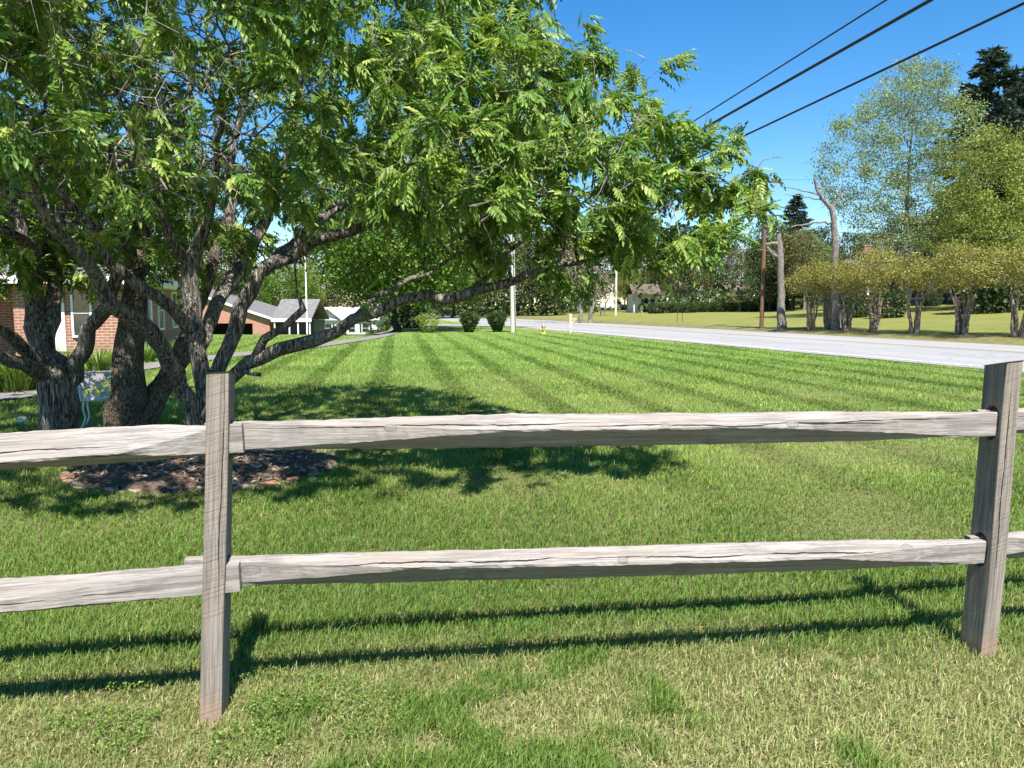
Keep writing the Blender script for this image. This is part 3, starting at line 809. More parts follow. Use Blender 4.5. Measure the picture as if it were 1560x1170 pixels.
# the bay in the middle: behind at the near post, in front at the far post
rail(fpt(eps * .1, .983, -.022), fpt(1 + eps * .2, .955, .014), RMAT('rail_wood_a', [(.1, 1.4, .026, .004, .0019), (1.2, 2.7, .022, -.002, .0018), (1.9, 3.0, .012, .006, .0018)], [(.62, .024, .011), (2.12, .016, .012), (1.62, .018, .009)]), 4, (.95, .85))
rail(fpt(-eps * 1.6, .512, -.022), fpt(1 + eps * .0, .432, .012), RMAT('rail_wood_b', [(.3, 1.5, .018, .004, .0018), (1.3, 2.8, .02, 0, .0018)], [(.22, .008, .017), (1.55, .012, .010), (2.72, .03, .011)]), 5, (.72, .62))
# the bay to the left: in front at the near post
rail(fpt(-1 - eps, .87, .02), fpt(eps * 1.6 + .054 / SP, .980, .022), RMAT('rail_wood_c', [(1.2, 2.9, -.012, .006, .0018), (1.8, 3.0, -.03, .002, .0015)], [(2.38, .014, .013)]), 6, (.4, .30), ridge=-.028)
rail(fpt(-1 - eps, .40, .02), fpt(eps * 1.6 + .028 / SP, .503, .022), RMAT('rail_wood_d', [(1.2, 2.5, .012, .004, .0018), (2.0, 3.0, -.02, .002, .0015)], [(2.15, .018, .011)]), 7, (.4, .95), ridge=-.030)
# the bay to the right: tucked behind at the far post
rail(fpt(1 - eps * 1.2, .96, -.026), fpt(2 + eps, .95, -.02), RMAT('rail_wood_e', [(.1, 1.4, .02, 0, .0018)], []), 8)
rail(fpt(1 - eps * 1.2, .437, -.024), fpt(2 + eps, .43, -.02), RMAT('rail_wood_f', [(.1, 1.4, .02, 0, .0018)], []), 9)
make_post(PL, (0, .055, 0), POSTM, [.98, .508])
make_post(PR, (0, .032, 0), POSTM2, [.957, .434])
make_post(fpt(-1, 0, 0), (0, .0, 0), POSTM, [.87, .40])
make_post(fpt(2, 0, 0), (0, .02, 0), POSTM, [.95, .43])

# ------------------------------------------------------------------ grass
def grass():
    N = 1250000
    D0, D1 = 1.15, 44.
    # distances drawn so that the blades thin out with distance
    yy = np.linspace(D0, D1, 4000)
    dens = np.where(yy < 2.4, 1., (2.4 / yy) ** 1.75) * (1.46 * yy + 5.8)
    cdf = np.cumsum(dens); cdf /= cdf[-1]
    y = np.interp(rng.random(N), cdf, yy); half = .73 * y + 2.9
    x = (rng.random(N) * 2 - 1) * half
    s = road_s(x, y); a = ((x - MCX) / (MRX * .97)) ** 2 + ((y - MCY) / (MRY * .97)) ** 2
    keep = (s < -.25) & (a > 1) & (rng.random(N) < sst(46, 16, y))
    W = np.array(WALK); Cw = catmull([(w[0], w[1], 0, 1) for w in WALK], .5)[:, :2]
    side = x < -4.2
    dw = np.full(N, 9.); ii = np.where(side)[0]
    for k in range(0, len(ii), 20000):
        q = ii[k:k + 20000]; dw[q] = np.min(np.hypot(x[q, None] - Cw[None, :, 0], y[q, None] - Cw[None, :, 1]), axis=1)
    keep &= dw > .55
    x, y = x[keep], y[keep]; N = len(x)
    dd = np.maximum(1., y / 3.0)
    # dry thatchy places, mostly on the near side of the fence
    b = vnoise(x * 1.25 + 9, y * 1.6, 5) * .55 + vnoise(x * 3.7, y * 4.3, 6) * .3 + vnoise(x * 11, y * 12, 8) * .15
    fl = (x - PL[0]) * FN[0] + (y - PL[1]) * FN[1]     # >0 on the camera's side of the fence
    near = sst(-.75, .15, fl)
    base_l = np.exp(-(((x - PL[0] + .1) / .55) ** 2 + ((y - PL[1] + .12) / .25) ** 2)); base_r = np.exp(-(((x - PR[0] + .05) / .5) ** 2 + ((y - PR[1] + .15) / .28) ** 2))
    green_l = np.exp(-(((x + .75) / .5) ** 2 + ((y - 1.55) / .4) ** 2)); green_r = np.exp(-(((x - .9) / .35) ** 2 + ((y - 1.75) / .3) ** 2))
    dryp = np.clip(near * sst(.48, .60, b + .06 * sst(-.6, 1., x) - .25 * green_l - .2 * green_r) * .95 + .9 * base_r + .5 * base_l * sst(.35, .6, b) + .06 + .10 * sst(.5, .68, b) * (1 - near), 0, 1)
    isdry = rng.random(N) < dryp * .33
    thin = rng.random(N) < dryp * .35                # thatch shows where growth is thin
    hgt = np.where(y < 3.4, .05, .040) * (1 + rng.normal(size=N) * .28) * (1 + .5 * (vnoise(x * 2.3, y * 2.3, 12) - .4)) * (1 + .06 * (dd - 1))
    hgt = hgt * (1 - .35 * dryp); hgt = np.clip(hgt, .018, .14)
    k = ~thin; x, y, hgt, isdry, dd, dryp = [q[k] for q in (x, y, hgt, isdry, dd, dryp)]; N = len(x)
    wid = (.003 + .0012 * rng.random(N)) * dd ** .68
    ph = x + .149 * y + .06 * (vnoise(x * .35, y * .35, 2) - .5)
    stripe = sst(-.80, -.30, np.sin(2 * math.pi * ph / 1.3)) * sst(3.6, 8., y) * (.55 + .45 * vnoise(x * 1.1, y * 1.1, 21))
    th = rng.random(N) * 6.283
    ll = .25 + .5 * rng.random(N); ll = np.where(isdry, ll * 1.9, ll)
    lx = np.cos(th) * ll + .16; ly = np.sin(th) * ll + (stripe - .5) * .8 * sst(3.6, 8., y)
    hh = np.where(isdry, hgt * .5, hgt)
    phi = th + 1.57 + rng.normal(size=N) * .5; wx, wy = np.cos(phi) * wid / 2, np.sin(phi) * wid / 2
    z0 = hz(x, y) - .004
    P = np.empty((N, 5, 3), np.float32)
    P[:, 0] = np.stack([x - wx, y - wy, z0], 1); P[:, 1] = np.stack([x + wx, y + wy, z0], 1)
    mx, my, mz = x + lx * hgt * .32, y + ly * hgt * .32, z0 + hh * .6
    P[:, 2] = np.stack([mx + wx * .8, my + wy * .8, mz], 1); P[:, 3] = np.stack([mx - wx * .8, my - wy * .8, mz], 1)
    P[:, 4] = np.stack([x + lx * hgt, y + ly * hgt, z0 + hh * (1 - .25 * np.minimum(ll, 1))], 1)
    i0 = np.arange(N)[:, None] * 5
    patch = vnoise(x * .9 + 4, y * .9, 31)
    rn = np.clip(rng.normal(.46, .2, N) + .35 * (patch - .5) + .12 * dryp, 0, 1)
    rep = lambda q: np.repeat(q, 5)
    me = mesh_from('grass', P.reshape(-1, 3), [i0 + np.array([0, 1, 2, 3]), i0 + np.array([3, 2, 4])],
                   {'rnd': rep(rn), 'dry': rep(np.where(isdry, 1., np.clip(dryp * .3, 0, 1))), 'stripe': rep(stripe)})
    tag(link('grass', me, BLADE), 'mown green lawn grass with dry straw patches near the fence', 'grass', kind='stuff')
    print('blades', N)
grass()
# low clover-like weeds at the foot of the left post
def weeds():
    n = 8000; a = rng.random(n) * 6.283; q = rng.random(n) ** .7
    P = np.stack([PL[0] + .06 + np.cos(a) * .62 * q, PL[1] - .02 + np.sin(a) * .30 * q, .012 + rng.random(n) * .035], 1)
    P = P[vnoise(P[:, 0] * 7, P[:, 1] * 8, 40) > .36]
    V, Fc, r = leaf_blob(P, .0095, rng.normal(size=(len(P), 3)) * np.array([1, 1, .3]), aspect=.8, up=.75)
    tag(link('clover_weeds', mesh_from('clover_weeds', V, [Fc], {'rnd': r}), LEAF_LILY), 'low small-leaved weeds round the left fence post', 'weeds', kind='stuff')
weeds()
# ------------------------------------------------------------------ trees in front
B1 = gp(308, 712); B2 = gp(190, 676); B3 = gp(92, 678)
Y1, Y2, Y3 = B1[1], B2[1], B3[1]
B1[2] = .03
t1 = [
 # S1 the sinuous limb that leaves to the left
 ([(300, 722, Y1, 17), (296, 645, Y1, 14), (281, 592, Y1 - .1, 13), (258, 552, Y1 - .3, 14), (226, 505, Y1 - .6, 15), (178, 466, Y1 - .9, 14), (153, 424, Y1 - 1.1, 12), (136, 398, Y1 - 1.2, 11), (104, 372, Y1 - 1.4, 10), (78, 338, Y1 - 1.6, 9), (58, 300, Y1 - 1.7, 8), (44, 250, Y1 - 1.8, 6), (30, 190, Y1 - 1.9, 4)], 'root'),
 # S2 the upright stem
 ([(318, 722, Y1 + .05, 19), (314, 640, Y1 + .05, 16), (310, 580, Y1 + .1, 14), (296, 510, Y1 + .15, 15), (287, 440, Y1 + .2, 15), (286, 400, Y1 + .2, 14), (300, 370, Y1 + .3, 11), (318, 335, Y1 + .3, 9), (324, 300, Y1 + .2, 8), (330, 240, Y1, 6), (340, 170, Y1 - .2, 5)], 'root'),
 ([(286, 400, Y1 + .2, 10), (266, 370, Y1 + .1, 8), (255, 340, Y1, 7), (240, 290, Y1 - .1, 6), (228, 230, Y1 - .3, 5)], None),
 # a limb going left from the upright stem
 ([(292, 505, Y1 + .15, 12), (262, 472, Y1 - .1, 10), (222, 443, Y1 - .3, 10), (197, 420, Y1 - .4, 9), (170, 398, Y1 - .5, 8), (140, 352, Y1 - .6, 7), (100, 300, Y1 - .8, 6), (60, 270, Y1 - .9, 4)], None),
 # S3 right leaning stems
 ([(316, 610, Y1 + .1, 12), (336, 555, Y1 + .15, 13), (358, 500, Y1 + .2, 13), (378, 445, Y1 + .25, 13), (402, 412, Y1 + .3, 12), (444, 389, Y1 + .4, 12), (478, 366, Y1 + .5, 10), (532, 352, Y1 + .6, 9), (580, 336, Y1 + .7, 8), (640, 305, Y1 + .8, 6), (700, 260, Y1 + .9, 4)], None),
 ([(402, 412, Y1 + .3, 11), (440, 375, Y1 + .6, 10), (478, 343, Y1 + .9, 9), (526, 310, Y1 + 1.2, 8), (570, 270, Y1 + 1.5, 6), (610, 220, Y1 + 1.8, 4)], None),
 # stem behind it
 ([(302, 535, Y1 + .3, 11), (328, 470, Y1 + .7, 12), (348, 436, Y1 + 1., 12), (368, 402, Y1 + 1.3, 12), (390, 360, Y1 + 1.6, 10), (420, 300, Y1 + 1.9, 9), (438, 230, Y1 + 2.1, 7), (450, 160, Y1 + 2.2, 5), (470, 90, Y1 + 2.3, 4)], None),
 ([(368, 402, Y1 + 1.3, 9), (350, 330, Y1 + 1.6, 8), (352, 250, Y1 + 1.8, 7), (372, 150, Y1 + 2., 5), (390, 60, Y1 + 2.1, 4)], None),
 # S4 the low limb reaching far to the right
 ([(318, 630, Y1 - .05, 11), (345, 588, Y1 - .2, 12), (366, 562, Y1 - .3, 12), (402, 545, Y1 - .4, 12), (452, 527, Y1 - .5, 12), (508, 508, Y1 - .6, 11), (536, 488, Y1 - .65, 10), (572, 474, Y1 - .7, 10), (611, 463, Y1 - .75, 9), (648, 452, Y1 - .8, 9), (704, 450, Y1 - .85, 9), (742, 440, Y1 - .9, 8), (780, 428, Y1 - .95, 7), (804, 417, Y1 - 1., 6), (842, 402, Y1 - 1., 5), (885, 398, Y1 - 1., 4), (940, 380, Y1 - 1., 3)], None),
 ([(712, 446, Y1 - .85, 6), (738, 414, Y1 - .8, 5), (776, 382, Y1 - .7, 5), (815, 340, Y1 - .6, 4), (850, 290, Y1 - .5, 3)], None),
 ([(536, 488, Y1 - .65, 6), (560, 462, Y1 - .5, 5), (600, 440, Y1 - .3, 5), (650, 418, Y1 - .1, 4), (710, 380, Y1, 3)], None),
 ([(366, 560, Y1 - .3, 9), (386, 544, Y1 - .4, 9), (404, 518, Y1 - .45, 8), (436, 498, Y1 - .5, 7), (462, 471, Y1 - .55, 7)], None),
 ([(372, 562, Y1 - .35, 5), (384, 568, Y1 - .45, 4), (396, 571, Y1 - .5, 4)], None),
]
t2 = [
 ([(182, 690, Y2, 42), (190, 650, Y2, 35), (197, 600, Y2, 30), (199, 545, Y2, 24), (200, 490, Y2, 21), (207, 440, Y2, 18), (212, 380, Y2 + .1, 15), (214, 320, Y2 + .2, 13), (214, 250, Y2 + .3, 11), (218, 170, Y2 + .4, 8), (226, 90, Y2 + .5, 6), (230, 10, Y2 + .5, 4)], 'root'),
 ([(214, 690, Y2 + .05, 22), (222, 640, Y2 + .1, 19), (242, 598, Y2 + .15, 18), (266, 560, Y2 + .2, 17), (284, 525, Y2 + .3, 15), (300, 470, Y2 + .4, 12), (322, 400, Y2 + .6, 9), (350, 330, Y2 + .9, 7), (390, 250, Y2 + 1.2, 5)], 'root'),
 ([(212, 380, Y2 + .1, 9), (190, 330, Y2, 8), (170, 270, Y2 - .2, 6), (140, 200, Y2 - .3, 4)], None),
 ([(214, 300, Y2 + .2, 8), (250, 240, Y2 + .3, 7), (280, 170, Y2 + .4, 5), (300, 90, Y2 + .5, 4)], None),
 ([(207, 440, Y2, 8), (180, 400, Y2 + .3, 7), (150, 340, Y2 + .5, 6), (120, 280, Y2 + .7, 4)], None),
]
t3 = [
 ([(88, 690, Y3, 34), (90, 650, Y3, 29), (92, 615, Y3, 27), (90, 585, Y3, 26), (78, 555, Y3, 20), (60, 500, Y3 + .1, 17), (48, 450, Y3 + .1, 14), (36, 390, Y3 + .2, 11), (28, 330, Y3 + .2, 9), (10, 250, Y3 + .3, 6)], 'root'),
 ([(94, 592, Y3, 15), (110, 572, Y3, 13), (122, 535, Y3, 12), (146, 490, Y3 - .1, 11), (168, 448, Y3 - .2, 9), (186, 390, Y3 - .2, 8), (200, 320, Y3 - .3, 6), (220, 240, Y3 - .4, 4)], None),
 ([(84, 580, Y3, 13), (52, 562, Y3 - .3, 11), (20, 548, Y3 - .6, 10), (-30, 530, Y3 - .9, 9), (-90, 490, Y3 - 1.2, 6)], None),
 ([(78, 565, Y3, 12), (48, 540, Y3 - .2, 11), (18, 518, Y3 - .5, 9), (-30, 480, Y3 - .8, 7), (-80, 420, Y3 - 1.1, 5)], None),
 ([(68, 525, Y3, 13), (80, 470, Y3 + .2, 11), (84, 420, Y3 + .3, 10), (90, 350, Y3 + .4, 8), (100, 270, Y3 + .4, 6), (112, 180, Y3 + .4, 4)], None),
 ([(48, 450, Y3 + .1, 9), (60, 400, Y3, 8), (44, 370, Y3 - .2, 7), (0, 352, Y3 - .5, 7), (-60, 330, Y3 - .8, 5)], None),
]
def zlow(p):          # underside of the main crown: lower at its rim, high near the stems
    return 1.62 + p[1] * (.112 - .04 * sst(-2., .3, p[0])) - .08 * sst(.6, 1.6, p[0])
E1 = [(-2.6, 7.6, 2.0, 3.2, 3.8, 6.0), (-.5, 6.7, 2.0, 1.95, 2.5, 1.9), (-.3, 6.2, 2.0, 1.6, 1.9, 1.6), (-2.7, 4.1, 3.5, 2.0, 1.1, 1.3), (-3.6, 5.6, 2.0, 2.3, 2.3, 2.9)]
E1 = E1[:1] + E1[1:2] * 4 + E1[2:3] * 5 + E1[3:4] * 9 + E1[4:] * 3
# clumps seen in the photograph's near part of the crown: (px, py, depth, spread)
FILL = []
for px, py, Y, sp_, n in ((110, 165, 4.2, .35, 26), (190, 240, 4.3, .35, 26), (330, 175, 4.6, .3, 22), (270, 260, 4.4, .32, 24), (350, 300, 4.6, .32, 26), (480, 185, 5., .3, 22), (410, 255, 4.8, .3, 20),
                          (540, 220, 5., .3, 22), (690, 270, 5.2, .35, 30), (620, 110, 5.2, .4, 34), (760, 150, 5.6, .45, 40), (860, 220, 5.6, .45, 44), (960, 200, 5.8, .4, 40), (1000, 170, 6.2, .26, 26),
                          (1060, 260, 5.8, .4, 40), (1120, 285, 5.6, .28, 26), (1000, 240, 5.8, .3, 26), (1050, 320, 5.6, .3, 26), (960, 280, 5.8, .3, 26), (1090, 290, 5.9, .3, 26), (1130, 305, 5.7, .2, 18), (1000, 350, 5.6, .3, 24), (920, 360, 5.6, .3, 24), (1060, 385, 5.6, .22, 20), (980, 385, 5.6, .24, 20), (930, 130, 6.2, .3, 26), (850, 70, 6.4, .36, 34), (800, 60, 6., .4, 34), (1000, 290, 5.3, .4, 34), (1100, 330, 5.6, .35, 34), (1040, 370, 5.5, .35, 34), (940, 330, 5.6, .4, 40), (860, 370, 5.8, .3, 24), (780, 330, 5.8, .35, 26), (890, 130, 6., .34, 34), (1070, 250, 6.1, .22, 24), (1120, 330, 5.7, .2, 14)):
    c = at(px, py, Y); q = norm(rng.normal(size=(n, 3))) * (rng.random((n, 1)) ** .4) * 1.45; n = int(n * 1.5); q = norm(rng.normal(size=(n, 3))) * (rng.random((n, 1)) ** .4) * 1.45; FILL.append(c + q * sp_ * np.array([1, 1, .75]))
FILL = np.vstack(FILL)
def clumps(L_):
    return np.vstack([at(px, py, Y) + norm(rng.normal(size=(n, 3))) * (rng.random((n, 1)) ** .4) * sp_ for px, py, Y, sp_, n in L_])
FILL2 = clumps(((245, 405, 8.6, .4, 26), (300, 380, 9., .4, 24), (180, 392, 8.8, .4, 24)))
FILL3 = clumps(((20, 385, 7.8, .42, 30), (70, 398, 8., .42, 30), (125, 395, 8.2, .4, 30), (165, 405, 8.5, .35, 24), (-40, 390, 7.8, .4, 20)))
rain_tree('rain_tree', 'wide multi-stemmed tree with feathery leaves standing in the mulch bed behind the left fence post', B1, t1, E1, 5500, zlow, BARK_RAIN, 120000, 20, FILL, .36, leafL=.15)
rain_tree('rain_tree', 'tree with the thick leaning rough trunk between the white chair and the multi-stemmed tree', B2, t2,
          [(B2[0] - .3, Y2 + .6, 2.9, 2.6, 2.4, 3.4), (B2[0] + .2, Y2 + 2.3, 2.7, 3.0, 1.7, 2.0)], 950, lambda p: 1.12 + .1 * p[1], BARK_ROUGH, 20000, 18, FILL2, .45, leafL=.15, base_d=.55, rscale=.9)
rain_tree('rain_tree', 'dark stout-trunked tree forking low at the left edge of the photo', B3, t3,
          [(B3[0] - .9, Y3 + .2, 2.5, 2.8, 2.5, 3.2), (B3[0] - .6, Y3 + 2., 2.5, 2.8, 1.6, 1.8), (B3[0] + .2, Y3 + 1.0, 2.3, 2.6, 1.5, 1.1)], 1150, lambda p: .98 + .09 * p[1], BARK_RAIN, 24000, 18, FILL3, .45, leafL=.15, base_d=.6, rscale=1.0)
# ------------------------------------------------------------------ houses
def house_root(name, label, loc, rz=0): return thing(name, label, 'house', loc, rz)
def roof_gable(mb, x0, x1, y0, y1, ze, zr, axis, over=.4, th=.18):
    """two sloping slabs; axis = ridge direction"""
    if axis == 'y':
        xm = (x0 + x1) / 2; k = (zr - ze) / (xm - x0)
        for sgn, xa in ((-1, x0), (1, x1)):
            e = (xa + sgn * over, ze - k * over)
            mb.prism([(xm, y0 - over, zr), (e[0], y0 - over, e[1]), (e[0], y0 - over, e[1] + th), (xm, y0 - over, zr + th)], (0, y1 - y0 + 2 * over, 0))
    else:
        ym = (y0 + y1) / 2; k = (zr - ze) / (ym - y0)
        for sgn, ya in ((-1, y0), (1, y1)):
            e = (ya + sgn * over, ze - k * over)
            mb.prism([(x0 - over, ym, zr), (x0 - over, e[0], e[1]), (x0 - over, e[0], e[1] + th), (x0 - over, ym, zr + th)], (x1 - x0 + 2 * over, 0, 0))
def window(root, x0, x1, z0, z1, y, axis='y', fr=.07, curtain=False, out=-1, shutters=False):
    """window in a wall facing -y (axis y) or +x (axis x, then x0..x1 run along y and y is the wall's x)"""
    def bx(mb, a0, a1, b0, b1, d0, d1):
        if axis == 'y': mb.box(a0, a1, y + out * d1, y + out * d0, b0, b1)
        else: mb.box(y + d0, y + d1, a0, a1, b0, b1)
    f = MB(); 
    bx(f, x0 - fr, x0, z0 - fr, z1 + fr, -.02, .05); bx(f, x1, x1 + fr, z0 - fr, z1 + fr, -.02, .05)
    bx(f, x0, x1, z1, z1 + fr, -.02, .05); bx(f, x0, x1, z0 - fr, z0, -.02, .07)
    zm = (z0 + z1) / 2; bx(f, x0, x1, zm - .02, zm + .02, -.01, .035)
    w = f.build('window', WHITE, root)
    g = MB(); bx(g, x0, x1, z0, z1, -.015, .012); g.build('pane', GLASS, w)
    if curtain:
        q = (x1 - x0) * .28
        for a, b in ((x0, x0 + q), (x1 - q, x1)): g = MB(); bx(g, a, b, z0, z1, .013, .016); g.build('curtain', CURTAIN, w)
    if shutters:
        for a in (x0 - fr - .34, x1 + fr + .04):
            g = MB(); bx(g, a, a + .30, z0 - .05, z1 + .05, .0, .04); g.build('shutter', SHUTTER, w)

def brick_house():
    r = house_root('brick_house', 'long red brick house with white trim standing behind the left trees', (-10.15, 20., Z(-10, 20)), R(14.4))
    m = MB(); m.box(-10, -2.4, 1.9, 11.4, -.3, 2.0); m.box(-2.4, 0, 0, 11.4, -.3, 2.0); m.build('wall', BRICK_A, r)
    f = MB(); f.box(-10.05, .05, -.06, 11.45, -.3, .12); f.build('foundation', CONC, r)
    x0, x1, y0, y1, ze, zr = -10.5, .5, -.5, 11.9, 2.04, 3.55
    V = [(x, y, z) for z in (ze, ze + .16) for (x, y) in ((x0, y0), (x1, y0), (x1, y1), (x0, y1))] + [(-5, 5.2, zr), (-5, 6.3, zr)]
    m = MB(); m.add(V, [(3, 2, 1, 0), (0, 1, 5, 4), (1, 2, 6, 5), (2, 3, 7, 6), (3, 0, 4, 7), (4, 5, 8), (5, 6, 9, 8), (6, 7, 9), (7, 4, 8, 9)]); m.build('roof', SHINGLE_G, r)
    m = MB(); m.box(x1 + .003, x1 + .03, y0, y1, ze - .04, ze + .15); m.box(x1 + .03, x1 + .14, y0, y1, ze + .04, ze + .16); m.box(x0, x1 + .14, y0 - .03, y0 - .003, ze - .04, ze + .15); m.build('fascia', WHITE, r)
    m = MB(); m.box(x0 + .02, x1 - .02, y0 + .02, y1 - .02, ze - .03, ze - .004); m.build('soffit', WHITE, r)
    # gable wall: bright corner board, window with curtains
    m = MB(); m.box(-1.52, -1.28, -.05, -.002, .3, 2.0); m.build('trim_board', WHITE, r)
    m = MB(); m.box(-2.4, -1.522, -.12, -.002, .14, 2.0); m.build('pier', BRICK_A, r)
    window(r, -1.08, -.70, .7, 1.85, 0, fr=.05); window(r, -5.2, -3.9, .8, 1.85, 1.9, curtain=True); window(r, -8.2, -7.2, .8, 1.85, 1.9, curtain=True)
    for x in (-5.6, -9.8):
        m = MB(); m.box(x - .06, x + .06, .05, .17, .12, 2.0); m.build('porch_post', WHITE, r)
    m = MB(); m.box(.002, .10, 3.4, 3.62, .12, 2.01); m.build('downspout', WHITE, r)
    for y in (1.6, 5.0, 7.6, 9.6): window(r, y, y + .8, .75, 1.9, 0, axis='x')
    m = MB(); m.box(.0, .06, 2.35, 3.25, .12, 2.15); d = m.build('door', SHUTTER, r)
    m = MB(); m.lathe((.10, 3.15, 1.02), [(.0, -.03), (.03, -.01), (.03, .01), (.0, .03)], 8); m.build('handle', GREYM, d)
brick_house()

def gabled_house():
    Y = 90.; x1 = at(410, HOR, Y)[0]; x0 = x1 - 24; zb = Z(x1, Y)
    r = house_root('gabled_house', 'orange brick gabled house with dark carport and grey porch roof beyond the lawn', (x1, Y, zb))
    z = 2.35; zr = 6.3
    m = MB(); m.box(-24, -8.6, 0, 14, -1, z); m.box(-2, 0, 0, 14, -1, z); m.box(-8.6, -2, 4.5, 14, -1, z); m.box(-8.6, -2, 0, 4.5, 1.75, z)
    m.prism([(-24, 0, z), (0, 0, z), (-12, 0, zr)], (0, 14, 0)); m.build('wall', BRICK_C, r)
    m = MB(); m.box(-8.6, -2, 4.45, 4.48, -1, 1.75); m.build('carport_shade', DARKROOM, r)  # near-black sheet before the brick paints the shade inside the carport
    m = MB(); roof_gable(m, -24, 0, 0, 14, z, zr, 'y', .5, .2); m.build('roof', SHINGLE_G, r)
    k = (zr - z) / 12
    for sgn in (-1, 1):
        m = MB(); m.prism([(-12, -.54, zr - .05), (-12 + sgn * 12.5, -.54, zr - .05 - k * 12.5), (-12 + sgn * 12.5, -.54, zr + .22 - k * 12.5), (-12, -.54, zr + .22)], (0, .03, 0)); m.build('bargeboard', WHITE, r)
    # lower porch wing at the right
    m = MB(); m.prism([(.55, -1.2, 2.1), (5.2, -1.2, 2.1), (5.2, 3.2, 4.4), (.55, 3.2, 4.4)], (0, .0, .2)); m.prism([(.55, 7.5, 2.1), (5.2, 7.5, 2.1), (5.2, 3.2, 4.4), (.55, 3.2, 4.4)], (0, 0, .2)); m.build('porch_roof', SHINGLE_G, r)
    m = MB(); m.box(.55, 5.2, -1.25, -1.2, 1.95, 2.32); m.build('porch_fascia', WHITE, r)
    m = MB(); m.box(.02, 4.8, 1.6, 6.8, -1, 2.1); m.build('porch_wall', SIDING_DK, r)
    m = MB(); m.box(.02, 5.2, -1.2, 1.6, -1, .1); m.build('porch_floor', BRICK_C, r)
    for x in (.9, 2.6, 3.6, 4.95):
        m = MB(); m.box(x - .07, x + .07, -1.1, -.96, .1, 2.05); m.build('porch_post', WHITE, r)
gabled_house()

def white_house():
    Y = 112.; x0 = at(482, HOR, Y)[0]; x1 = at(574, HOR, Y)[0]; w = x1 - x0; zb = Z((x0 + x1) / 2, Y)
    r = house_root('white_house', 'small white clapboard house with dark shutters at the far end of the lawn', (x0, Y, zb))
    m = MB(); m.box(0, w, 0, 8, -1.5, 2.8); m.prism([(0.0, 0, 2.8), (3.4, 0, 2.8), (1.7, 0, 4.2)], (0, .12, 0)); m.build('wall', SIDING, r)
    m = MB(); roof_gable(m, 0, w, 0, 8, 2.8, 4.4, 'x', .4, .15); roof_gable(m, -.05, 3.45, -.3, 3, 2.8, 4.25, 'y', .35, .14); m.build('roof', mat_plain('pale_roof', (.45, .45, .44), .9), r)
    m = MB(); m.prism([(-.3, -.72, 2.75), (1.7, -.72, 4.30), (1.7, -.72, 4.45), (-.4, -.72, 2.85)], (0, .05, 0)); m.prism([(3.7, -.72, 2.75), (1.7, -.72, 4.30), (1.7, -.72, 4.45), (3.8, -.72, 2.85)], (0, .05, 0)); m.build('bargeboard', WHITE, r)
    for x, sh in ((1.2, True), (4.6, False), (6.6, True)): window(r, x, x + .95, .9, 2.1, 0, shutters=sh)
    m = MB(); m.box(3.5, 4.3, -.05, -.001, 0., 2.05); d = m.build('door', SHUTTER, r)
white_house()

def porch_house():
    Y = 74.; x0 = at(1318, HOR, Y)[0]; x1 = at(1478, HOR, Y)[0]; w = x1 - x0; zb = Z((x0 + x1) / 2, Y) + .55
    r = house_root('porch_house', 'dark low house with deep porch and red chimney behind the bronze-leaved trees', (x0, Y, zb))
    m = MB(); m.box(0, w, 2.2, 10, -1.5, 2.6); m.build('wall', SIDING_DK, r)
    m = MB(); m.box(-.2, w + .2, 0, 2.2, -1.5, -.05); m.build('porch_foundation', BRICK_A, r)
    m = MB(); m.box(-.3, w + .3, -.1, 2.2, -.05, .08); m.build('porch_floor', WHITE, r)
    m = MB(); roof_gable(m, 0, w, 0, 10, 2.6, 3.7, 'x', .4, .16); rf = m.build('roof', SHINGLE_B, r)
    m = MB(); m.box(2.05, 2.75, 5.2, 6.0, 3.2, 5.35); m.box(1.98, 2.82, 5.13, 6.07, 5.35, 5.5); m.build('chimney', BRICK_A, rf)
    for x in (.3, 3.4, 6.5, w - .3):
        m = MB(); m.box(x - .08, x + .08, .15, .31, .08, 2.6); m.build('porch_post', WHITE, r)
    window(r, 2., 3., .7, 2., 2.2); window(r, 7., 8., .7, 2., 2.2)
    m = MB(); m.box(4.6, 5.5, 2.15, 2.199, .08, 2.1); m.build('door', WHITE, r)
    m = MB()
    for k in range(4): m.box(4.4, 5.8, -.1 - .3 * (k + 1), -.1 - .3 * k, -1.2, -.05 - .16 * (k + .5))
    m.build('steps', CONC, r)
porch_house()

def shed(name, label, px0, px1, Y, mat, h, roofm, posts=False, dz=0.):
    x0 = at(px0, HOR, Y)[0]; x1 = at(px1, HOR, Y)[0]; w = x1 - x0; zb = Z((x0 + x1) / 2, Y) + dz
    r = thing(name, label, 'house' if posts else 'shed', (x0, Y, zb))
    m = MB(); m.box(0, w, 1.5 if posts else 0, 6, -1, h); m.build('wall', mat, r)
    m = MB(); roof_gable(m, 0, w, 0, 6, h, h + 1.3, 'x', .3, .14); m.build('roof', roofm, r)
    if posts:
        for x in np.linspace(.1, w - .1, 4):
            g = MB(); g.box(x - .06, x + .06, .6, .72, 0, h); g.build('porch_post', WHITE, r)
    m = MB(); m.box(w * .35, w * .35 + .95, (1.44 if posts else -.05), (1.499 if posts else -.001), 0, 2.); m.build('door', DARKROOM, r)
    window(r, w * .68, w * .68 + .8, .9, 1.9, 1.5 if posts else 0)
shed('cottage', 'small grey cottage with white porch posts half hidden at the woodland edge', 966, 1004, 108., SIDING, 2.6, SHINGLE_B, True)
shed('red_shed', 'bright red shed far behind the hedge on the far lawn', 1112, 1146, 122., SIDING_RD, 2.3, SHINGLE_B)
shed('red_shed', 'smaller dull red shed half hidden by the olive trees beside the grey cottage', 1034, 1060, 130., mat_plain('dull_red_siding', (.22, .05, .05), .7), 2.4, SHINGLE_B)

